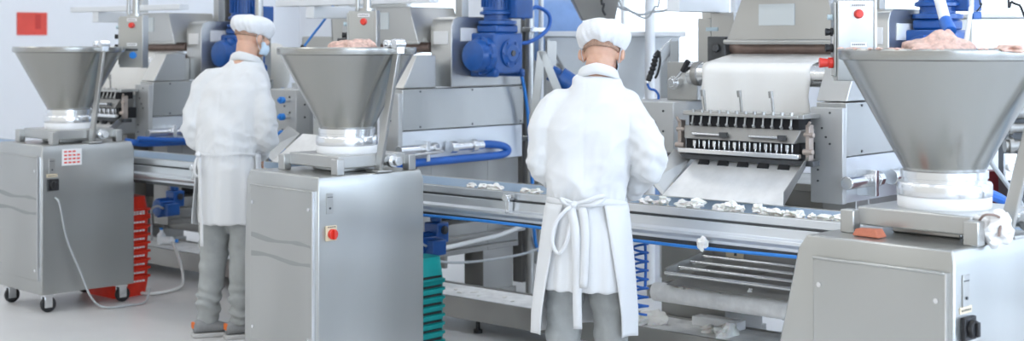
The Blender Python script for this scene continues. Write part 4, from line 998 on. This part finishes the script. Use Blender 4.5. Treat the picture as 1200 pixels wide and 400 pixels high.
def person(loc, rz, label, P):
    H = P['H']  # dict of landmarks
    NX, NY = P['nsh']; Z1 = P['colz']; Z0 = P['waist']
    def lean(z):
        f = max(0, min(1, (z-Z0)/(Z1-Z0))); f = f*f*(1.6-.6*f); return NX*f, NY*f
    hc = Vector(P['head']); pitch = P['pitch']; yaw = P['yaw']
    HM = Matrix.Translation(hc) @ Matrix.Rotation(yaw, 4, 'Z') @ Matrix.Rotation(-pitch, 4, 'X')
    b = MB()
    # head: skull, jaw, nose, ears, lips
    b.ball((0, -.005, .02), 1, (.076, .096, .098), 4, 0, HM)
    b.ball((0, .035, -.045), 1, (.058, .060, .062), 3, 0, HM)
    b.ball((0, .06, -.085), 1, (.030, .028, .022), 3, 0, HM)
    b.ball((0, .098, -.022), 1, (.012, .018, .024), 2, 0, HM); b.ball((0, .106, -.038), 1, (.016, .014, .010), 2, 0, HM)
    for sx in (-1, 1):
        b.ball((sx*.079, -.002, -.022), 1, (.010, .018, .030), 3, 0, HM)
        b.ball((sx*.094, -.014, -.018), 1, (.009, .018, .027), 2, 0, HM)
        b.ball((sx*.030, .080, .022), 1, (.022, .012, .008), 2, 0, HM)
        b.ball((sx*.040, .072, -.02), 1, (.022, .018, .018), 2, 0, HM)
    b.ball((0, .092, -.066), 1, (.022, .010, .007), 2, 0, HM); b.ball((0, .088, -.076), 1, (.020, .010, .007), 2, 0, HM)
    nk = HM @ Vector((0, -.025, -.05))
    capsule_path(b, [nk, (NX, NY, P['neck']), (NX*.8, NY*.8-.01, P['neck']-.08)], [.060, .060, .075], 18)
    # torso core
    b.rings([ell(lean(z)[0], lean(z)[1], z, rx*.80, ry*.80) for z, rx, ry in P['torso_core']])
    # arms
    for sx in (-1, 1):
        S = Vector(P['sh'][0 if sx < 0 else 1]); E = Vector(P['el'][0 if sx < 0 else 1]); Wr = Vector(P['wr'][0 if sx < 0 else 1])
        capsule_path(b, [S, S.lerp(E, .5), E, E.lerp(Wr, .4), Wr], [.045, .042, .036, .034, .024], 14)
        d = (Wr-E).normalized()
        hand(b, Wr+d*.01, d+Vector((-sx*.15, .1, -.15)), (0, 0, 1) if abs(d.z) < .7 else (0, -1, 0), sx)
    # legs
    hipz = P['hip']
    for i, sx in enumerate((-1, 1)):
        A = Vector(P['foot'][i]); hp = Vector((sx*.085, 0, hipz)); kn = Vector(P['knee'][i])
        capsule_path(b, [hp, hp.lerp(kn, .5), kn, kn.lerp(Vector((A.x, A.y, .1)), .4), (A.x, A.y, .09)], [.072, .062, .046, .048, .034], 16)
    b.rings([ell(0, 0, hipz-.06, .12, .085), ell(0, 0, hipz+.05, .14, .095), ell(0, 0, P['torso_core'][0][0]+.02, .12, .09)])
    me = remesh(b, .0052, 3)
    body = bpy.data.objects.new('person', me); me.name = 'person'; me.materials.clear(); me.materials.append(M['skin']); COL.objects.link(body)
    body.location = loc; body.rotation_euler = (0, 0, rz); tag(body, label, 'person', 'workers')
    # short hair at the nape / sides
    b = MB(); b.ball((0, -.010, .018), 1, (.0785, .098, .100), 4, 0, HM)
    inv = HM.inverted()
    dele = [v for v in b.bm.verts if (lambda q: q.z > .075 or q.y > .035 or q.z < -.016 or (abs(q.x) > .06 and q.z < -.012))(inv @ v.co)]
    bmesh.ops.delete(b.bm, geom=dele, context='VERTS')
    h = b.build('hair', 'hair', body, o=1)
    s_ = h.modifiers.new('s', 'SOLIDIFY'); s_.thickness = .004; s_.offset = -.2
    # cap
    b = MB(); n_ = 72; rl = []
    prof = P['cap']
    for r, z in prof:
        q = []
        for i in range(n_):
            a = 2*PI*i/n_; ruf = (.0035*math.sin(a*23+z*70)+.004*noise.noise(Vector((math.cos(a)*3, math.sin(a)*3, z*20)))*2)*(1. if z < .1 else .45)
            if z < .035: ruf += .003*math.sin(a*31)
            rr = r+ruf; big = P['capshift']*max(0, min(1, (z-.03)/.05))
            tilt = .008*max(0, -math.sin(a))*(1 if z < .03 else 0)
            q.append(HM @ Vector((rr*.90*math.cos(a)+big[0], rr*1.08*math.sin(a)-.01+big[1], z+.012*noise.noise(Vector((math.cos(a)*2.2, math.sin(a)*2.2, z*9)))+tilt)))
        rl.append(q)
    b.rings(rl, cap0=False); cp = b.build('bouffant_cap', 'capm', body, o=1, angle=80)
    s_ = cp.modifiers.new('s', 'SOLIDIFY'); s_.thickness = .003
    s2 = cp.modifiers.new('ss', 'SUBSURF'); s2.levels = 1; s2.render_levels = 1
    # mask
    b = MB(); rl = []
    for k_ in range(7):
        z = -.095+.075*k_/6; q = []
        for i in range(15):
            a = math.radians(-78+156*i/14); rx = .072-.010*abs(k_-3)/3; ry = .100+.018*math.sin(k_/6*PI)
            q.append(HM @ Vector((rx*math.sin(a), .012+ry*math.cos(a)-.012, z+.0)))
        rl.append(q)
    b.rings(rl, closed=False); mk = b.build('face_mask', 'mask', body, o=1, angle=80); s_ = mk.modifiers.new('s', 'SOLIDIFY'); s_.thickness = .002
    b = MB()
    for sx in (-1, 1): b.tube([HM @ Vector((sx*.070, .03, -.03)), HM @ Vector((sx*.079, .005, .0)), HM @ Vector((sx*.086, -.024, .005)), HM @ Vector((sx*.082, -.022, -.03)), HM @ Vector((sx*.066, .03, -.085))], .0013, 5)
    b.build('ear_loop', 'mask', mk, o=1)
    # coat
    b = MB(); b.rings([ell(cx+lean(z)[0], cy+lean(z)[1], z, rx, ry, 32, 2.2) for z, cx, cy, rx, ry in P['coat']])
    for i, sx in enumerate((-1, 1)):
        S = Vector(P['sh'][i]); E = Vector(P['el'][i]); Wr = Vector(P['wr'][i])
        capsule_path(b, [Vector((sx*.07+NX*.6, S.y, S.z+.022)), S+Vector((-sx*.015, 0, .0)), S.lerp(E, .4)+Vector((sx*.012, -.01, 0)), E+Vector((0, -.01, 0)), E.lerp(Wr, .45), Wr], P['sleeve'], 22)
    def fold(c, n_):
        z = c.z; f = 0
        sk = max(0, min(1, (P['waist']-z)/.15))
        ang = math.atan2(c.y, c.x)
        f += sk*.012*noise.noise(Vector((math.cos(ang)*3.4, math.sin(ang)*3.4, z*1.1+P['seed'])))
        up = 1-sk
        q = Vector((c.x*6+c.z*3.2, c.y*5, c.z*3.6-c.x*2.5+P['seed']))
        f += up*.030*(.25-abs(noise.noise(q)))
        q = Vector((c.x*8-c.z*7, c.y*6, c.z*5+c.x*4+P['seed']*2))
        f += up*.016*(.2-abs(noise.noise(q)))
        q2 = Vector((c.x*13-c.z*9, c.y*12, c.z*13+abs(c.x)*9+P['seed']))
        wst = math.exp(-((z-P['waist']-.07)/.10)**2)
        arm = 1 if abs(c.x) > .19 else .25
        f += (.010*arm*up+.013*wst)*(.3-abs(noise.noise(q2)))
        el = math.exp(-((z-P['el'][0][2])/.09)**2)*(1 if abs(c.x) > .17 else 0)
        f += el*.0035*math.sin(z*85+c.y*40+noise.noise(c*8)*4)
        if c.y < 0: f -= .0025*math.exp(-((c.x-.0)/.005)**2)
        # gathered waist: vertical small pleats
        f += .002*math.exp(-((z-P['waist'])/.05)**2)*math.sin(ang*26+noise.noise(c*9)*3)
        return f
    me = remesh(b, .0085, 5, fold); ct = mobj('lab_coat', me, 'coat', body)
    # collar
    b = MB(); rl = []
    for k_, (dz, dr) in enumerate(((-.020, .006), (.018, .000), (.026, .003), (.020, .009), (-.006, .016), (-.022, .012))):
        q = []
        for i in range(40):
            a = 2*PI*i/40; r = .070+dr; q.append(Vector((NX+r*1.06*math.cos(a), NY+P['coly']+r*.98*math.sin(a), P['colz']+dz-.020*math.sin(a)-.012*abs(math.cos(a)))))
        rl.append(q)
    b.rings(rl, cap0=False, cap1=False); cl = b.build('collar', 'coat', ct, o=1, angle=80); s_ = cl.modifiers.new('s', 'SOLIDIFY'); s_.thickness = .003
    # back seam yoke & tie belt
    wz = P['waist']; wr = P['wrad']
    b = MB(); rl = []
    tb = P.get('tie', 1.)
    for dz, dr in ((-.014*tb, .006), (-.013*tb, .009), (.013*tb, .009), (.014*tb, .006)):
        rl.append([Vector((((wr[0]+dr)*math.cos(2*PI*i/48)), P['wcy']+(wr[1]+dr)*math.sin(2*PI*i/48), wz+dz+.006*math.sin(i*.5))) for i in range(48)])
    b.rings(rl, cap0=False, cap1=False); b.build('waist_tie', 'coat', ct, o=1, angle=80)
    # ribbons: flat strips on the back (y negative)
    yb = P['wcy']-wr[1]-.016
    def ribbon(pts, w):
        Q = []; E = [Vector(pts[0])*2-Vector(pts[1])]+[Vector(p_) for p_ in pts]+[Vector(pts[-1])*2-Vector(pts[-2])]
        for i in range(1, len(E)-2):
            a, b_, c, d = E[i-1:i+3]
            for k_ in range(6):
                t_ = k_/6; Q.append(.5*((2*b_)+(c-a)*t_+(2*a-5*b_+4*c-d)*t_*t_+(3*b_-a-3*c+d)*t_**3))
        Q.append(Vector(pts[-1])); rb = MB(); rl = []
        for i, q in enumerate(Q):
            d = (Q[min(i+1, len(Q)-1)]-Q[max(i-1, 0)]).normalized(); s2_ = d.cross(Vector((0, 1, 0)))
            if s2_.length < .1: s2_ = Vector((1, 0, 0))
            s2_ = s2_.normalized()*w/2; rl.append([q-s2_, q+s2_])
        rb.rings(rl, closed=False); o = rb.build('apron_ribbon', 'coat', ct, o=1, angle=80)
        s3 = o.modifiers.new('s', 'SOLIDIFY'); s3.thickness = .0012; s3.offset = 0
    for r in P['ribbons']: ribbon([(x, yb+dy, z) for x, dy, z in r[0]], r[1])
    b = MB(); kx = P['knot']; b.ball((kx, yb-.004, wz-.002), 1, (.016, .011, .015), 3, .4); b.build('apron_knot', 'coat', ct, o=1, angle=80)
    # apron (front wrap)
    b = MB(); rl = []; nz = 22
    for k_ in range(nz+1):
        z = wz-.005-(wz-P['apron_hem'])*k_/nz; f = k_/nz
        rx = wr[0]+.012+(P['aprad'][0]-wr[0])*min(1, f*1.2)**.8; ry = wr[1]+.012+(P['aprad'][1]-wr[1])*min(1, f*1.2)**.8
        q = []
        for i in range(57):
            a0, a1 = P['apang']; ex = P.get('apx', 22)*(1-f)**1.3; a0 -= ex; a1 += ex
            a = math.radians(a0)+math.radians(a1-a0)*i/56
            rr = 1+.035*f*math.sin(a*9+1.3+f)+.05*f*noise.noise(Vector((math.cos(a)*2, math.sin(a)*2, z*2+5)))
            zz = z-(.012*math.sin(a*3) if k_ == nz else 0)
            q.append(Vector((-.014*f+rx*rr*math.cos(a), P['wcy']+ry*rr*math.sin(a), zz)))
        rl.append(q)
    b.rings(rl, closed=False); ap = b.build('apron', 'coat', body, o=1, angle=80); s_ = ap.modifiers.new('s', 'SOLIDIFY'); s_.thickness = .0025
    # trousers
    b = MB()
    b.rings([ell(0, 0, z, rx, ry) for z, rx, ry in ((hipz-.10, .13, .09), (hipz, .138, .09), (hipz+.10, .12, .085))])
    for i, sx in enumerate((-1, 1)):
        A = Vector(P['foot'][i]); kn = Vector(P['knee'][i])
        capsule_path(b, [(sx*.075, 0, hipz), Vector((sx*.085, 0, hipz)).lerp(kn, .5), kn, kn.lerp(Vector((A.x, A.y, .1)), .5), (A.x, A.y, .18), (A.x, A.y+.005, .11)], [.088, .095, .079, .069, .061, .060], 24)
    def fold2(c, n_):
        low = math.exp(-((c.z-.16)/.13)**2); kn_ = math.exp(-((c.z-.47)/.14)**2)
        return .009*low*math.sin(c.z*95+noise.noise(c*9)*4.5+c.x*12)+.020*(.2-abs(noise.noise(Vector((c.x*8+c.z*3, c.y*7, c.z*6+P['seed'])))))+.009*kn_*noise.noise(Vector((c.x*10+c.z*14, c.y*10, c.z*22)))
    me = remesh(b, .0085, 4, fold2); mobj('trousers', me, 'trous', body)
    # shoes
    for i in (0, 1):
        A = Vector(P['foot'][i]); tz = P['toe'][i]
        SM = Matrix.Translation((A.x, A.y, 0)) @ Matrix.Rotation(tz, 4, 'Z')
        b = MB(); secs = [(-.085, .030, .085, .030), (-.070, .038, .095, .028), (-.03, .041, .105, .03), (.02, .042, .100, .03), (.07, .046, .078, .03), (.12, .048, .062, .03), (.165, .040, .052, .03), (.19, .018, .042, .03)]
        rl = []
        for y, w, h_, _ in secs:
            q = []
            for k_ in range(14):
                a = 2*PI*k_/14; q.append(SM @ Vector((w*math.cos(a), y, .022+(h_-.022)*(.5+.5*math.sin(a)))))
            rl.append(q)
        b.rings(rl); sh = b.build('shoe', 'shoe', body, o=1, angle=70)
        md = sh.modifiers.new('s', 'SUBSURF'); md.levels = 1; md.render_levels = 1
        b = MB(); out = []
        for y, w in ((-.092, .020), (-.085, .034), (-.05, .041), (.0, .041), (.06, .046), (.12, .050), (.17, .044), (.195, .025)): out.append((w, y))
        poly = out+[(-w, y) for w, y in reversed(out)]
        b.prism(poly, 'Z', 0.0, .024, SM); b.build('sole', 'sole', sh, .006, o=1)
        b = MB(); b.box(-.020, .020, -.091, -.070, .05, .085, SM); b.build('heel_patch', 'orange', sh, .006, o=1)
    return body

cam_yaw = math.radians(41.7)
# right (near) worker
P2 = dict(nsh=(.045, .04), H=1.74, head=(.058, .075, 1.587), pitch=math.radians(20), yaw=math.radians(-6), neck=1.50, hip=.88, waist=.955, seed=3.3, coly=-.005, colz=1.497,
    torso_core=[(.90, .15, .10), (1.1, .16, .11), (1.3, .19, .11), (1.42, .16, .09), (1.47, .08, .07)],
    sh=[(-.150, .02, 1.362), (.172, .02, 1.362)], el=[(-.193, .05, 1.10), (.268, .0, 1.13)], wr=[(-.12, .27, 1.02), (.155, .24, .975)],
    knee=[(-.095, .02, .48), (.095, .02, .48)], foot=[(-.11, -.02, 0), (.11, -.01, 0)], toe=[.1, -.15],
    coat=[(.583, 0, 0, .195, .150), (.62, 0, 0, .194, .150), (.80, 0, 0, .180, .140), (.92, 0, 0, .163, .120), (.955, 0, 0, .158, .115), (1.02, 0, .0, .166, .128), (1.12, 0, 0, .178, .134), (1.25, 0, -.005, .188, .134), (1.31, 0, -.008, .186, .126), (1.365, 0, -.008, .168, .112), (1.41, 0, -.006, .138, .098), (1.45, 0, -.005, .108, .088), (1.475, 0, -.004, .105, .080), (1.495, 0, -.003, .078, .072)],
    sleeve=[.056, .066, .070, .068, .064, .054], cap=[(.090, .004), (.098, .007), (.108, .016), (.119, .030), (.127, .048), (.130, .068), (.124, .090), (.106, .109), (.076, .121), (.038, .127), (.008, .129)],
    capshift=Vector((.006, -.004)), wcy=0, wrad=(.163, .122), aprad=(.214, .180), apang=(-38, 218), apron_hem=.395, knot=-.035,
    ribbons=[([(-.035, 0, .952), (-.045, -.012, .93), (-.03, -.02, .85), (-.022, -.02, .70), (-.020, -.025, .55), (-.018, -.02, .44)], .037),
             ([(-.03, 0, .952), (.0, -.012, .935), (.012, -.02, .85), (.012, -.025, .75), (.006, -.025, .61)], .034),
             ([(-.035, -.004, .952), (-.07, -.02, .93), (-.115, -.02, .87), (-.125, -.02, .80), (-.10, -.02, .75), (-.065, -.02, .80), (-.045, -.015, .90), (-.035, -.006, .948)], .016),
             ([(-.035, -.004, .955), (.02, -.02, .972), (.07, -.012, .99), (.09, 0, .985), (.05, -.018, .958), (-.03, -.006, .952)], .018),
             ([(-.035, -.004, .955), (-.06, -.012, .968), (-.09, -.008, .975), (-.07, -.012, .958), (-.035, -.004, .952)], .016)])
c = atD(688, 52, 6.04); person((c.x, c.y, 0), cam_yaw-math.radians(10), 'worker in white coat and cap, seen from behind, near centre, ribbons tied behind', P2)
# left worker
P1 = dict(P2); P1.update(apx=0, tie=.5, nsh=(.06, .09), head=(.075, .14, 1.664), pitch=math.radians(12), cap=[(.088, .004), (.096, .007), (.105, .014), (.115, .026), (.122, .042), (.125, .058), (.120, .078), (.104, .095), (.074, .107), (.036, .113), (.008, .115)], yaw=math.radians(-28), neck=1.56, waist=1.02, seed=9.1, colz=1.537,
    torso_core=[(.95, .15, .10), (1.15, .16, .11), (1.35, .19, .11), (1.47, .16, .09), (1.52, .08, .07)],
    sh=[(-.160, .03, 1.410), (.165, .03, 1.410)], el=[(-.215, .02, 1.12), (.222, .03, 1.12)], wr=[(-.13, .22, .99), (.06, .26, 1.0)],
    hip=.92, knee=[(-.10, .02, .50), (.085, .02, .50)], foot=[(-.115, -.02, 0), (.075, .0, 0)], toe=[-.85, -.8],
    coat=[(.63, -.0, 0, .165, .140), (.66, 0, 0, .166, .140), (.85, 0, 0, .170, .138), (.97, 0, 0, .172, .132), (1.02, 0, 0, .173, .132), (1.1, 0, .0, .178, .134), (1.2, 0, 0, .188, .138), (1.30, 0, -.005, .196, .138), (1.37, 0, -.008, .196, .130), (1.425, 0, -.008, .176, .114), (1.47, 0, -.006, .140, .098), (1.505, 0, -.004, .108, .084), (1.533, 0, -.003, .078, .072)],
    sleeve=[.060, .070, .070, .064, .060, .052], wrad=(.172, .131), aprad=(.19, .16), apang=(-10, 190), apron_hem=.62, knot=-.10,
    ribbons=[([(-.10, .01, 1.018), (-.095, -.0, .95), (-.085, -.01, .85), (-.078, -.01, .70), (-.075, -.01, .52)], .020),
             ([(-.10, .01, 1.018), (-.12, .0, .98), (-.125, .0, .92), (-.10, .0, .90), (-.098, .0, .98), (-.10, .01, 1.015)], .014)])
c = atD(268, 52, 7.87); person((c.x, c.y, 0), cam_yaw-math.radians(18), 'worker in white coat and cap standing between the left and middle machines', P1)

# ================================================================ world, camera
w = bpy.data.worlds.new('world'); sc.world = w; w.use_nodes = True
bg = w.node_tree.nodes['Background']; bg.inputs[0].default_value = (.99, 1, .98, 1); bg.inputs[1].default_value = .85
cam = bpy.data.cameras.new('camera'); co = bpy.data.objects.new('camera', cam); COL.objects.link(co); sc.camera = co
co.location = (0, 0, CH); co.rotation_euler = (PI/2, 0, cam_yaw); cam.sensor_width = 36; cam.lens = 36*K/1200; cam.shift_y = -148/1200
cam.dof.use_dof = True; cam.dof.focus_distance = 5.6; cam.dof.aperture_fstop = 3.2; cam.clip_start = .05
sc.view_settings.view_transform = 'Standard'; sc.view_settings.look = 'None'; sc.view_settings.gamma = 1; sc.view_settings.exposure = 0.12
sc.view_settings.use_curve_mapping = False
sc.cycles.use_denoising = True; sc.cycles.max_bounces = 8; sc.cycles.diffuse_bounces = 4; sc.cycles.glossy_bounces = 4
sc.cycles.sample_clamp_indirect = 6
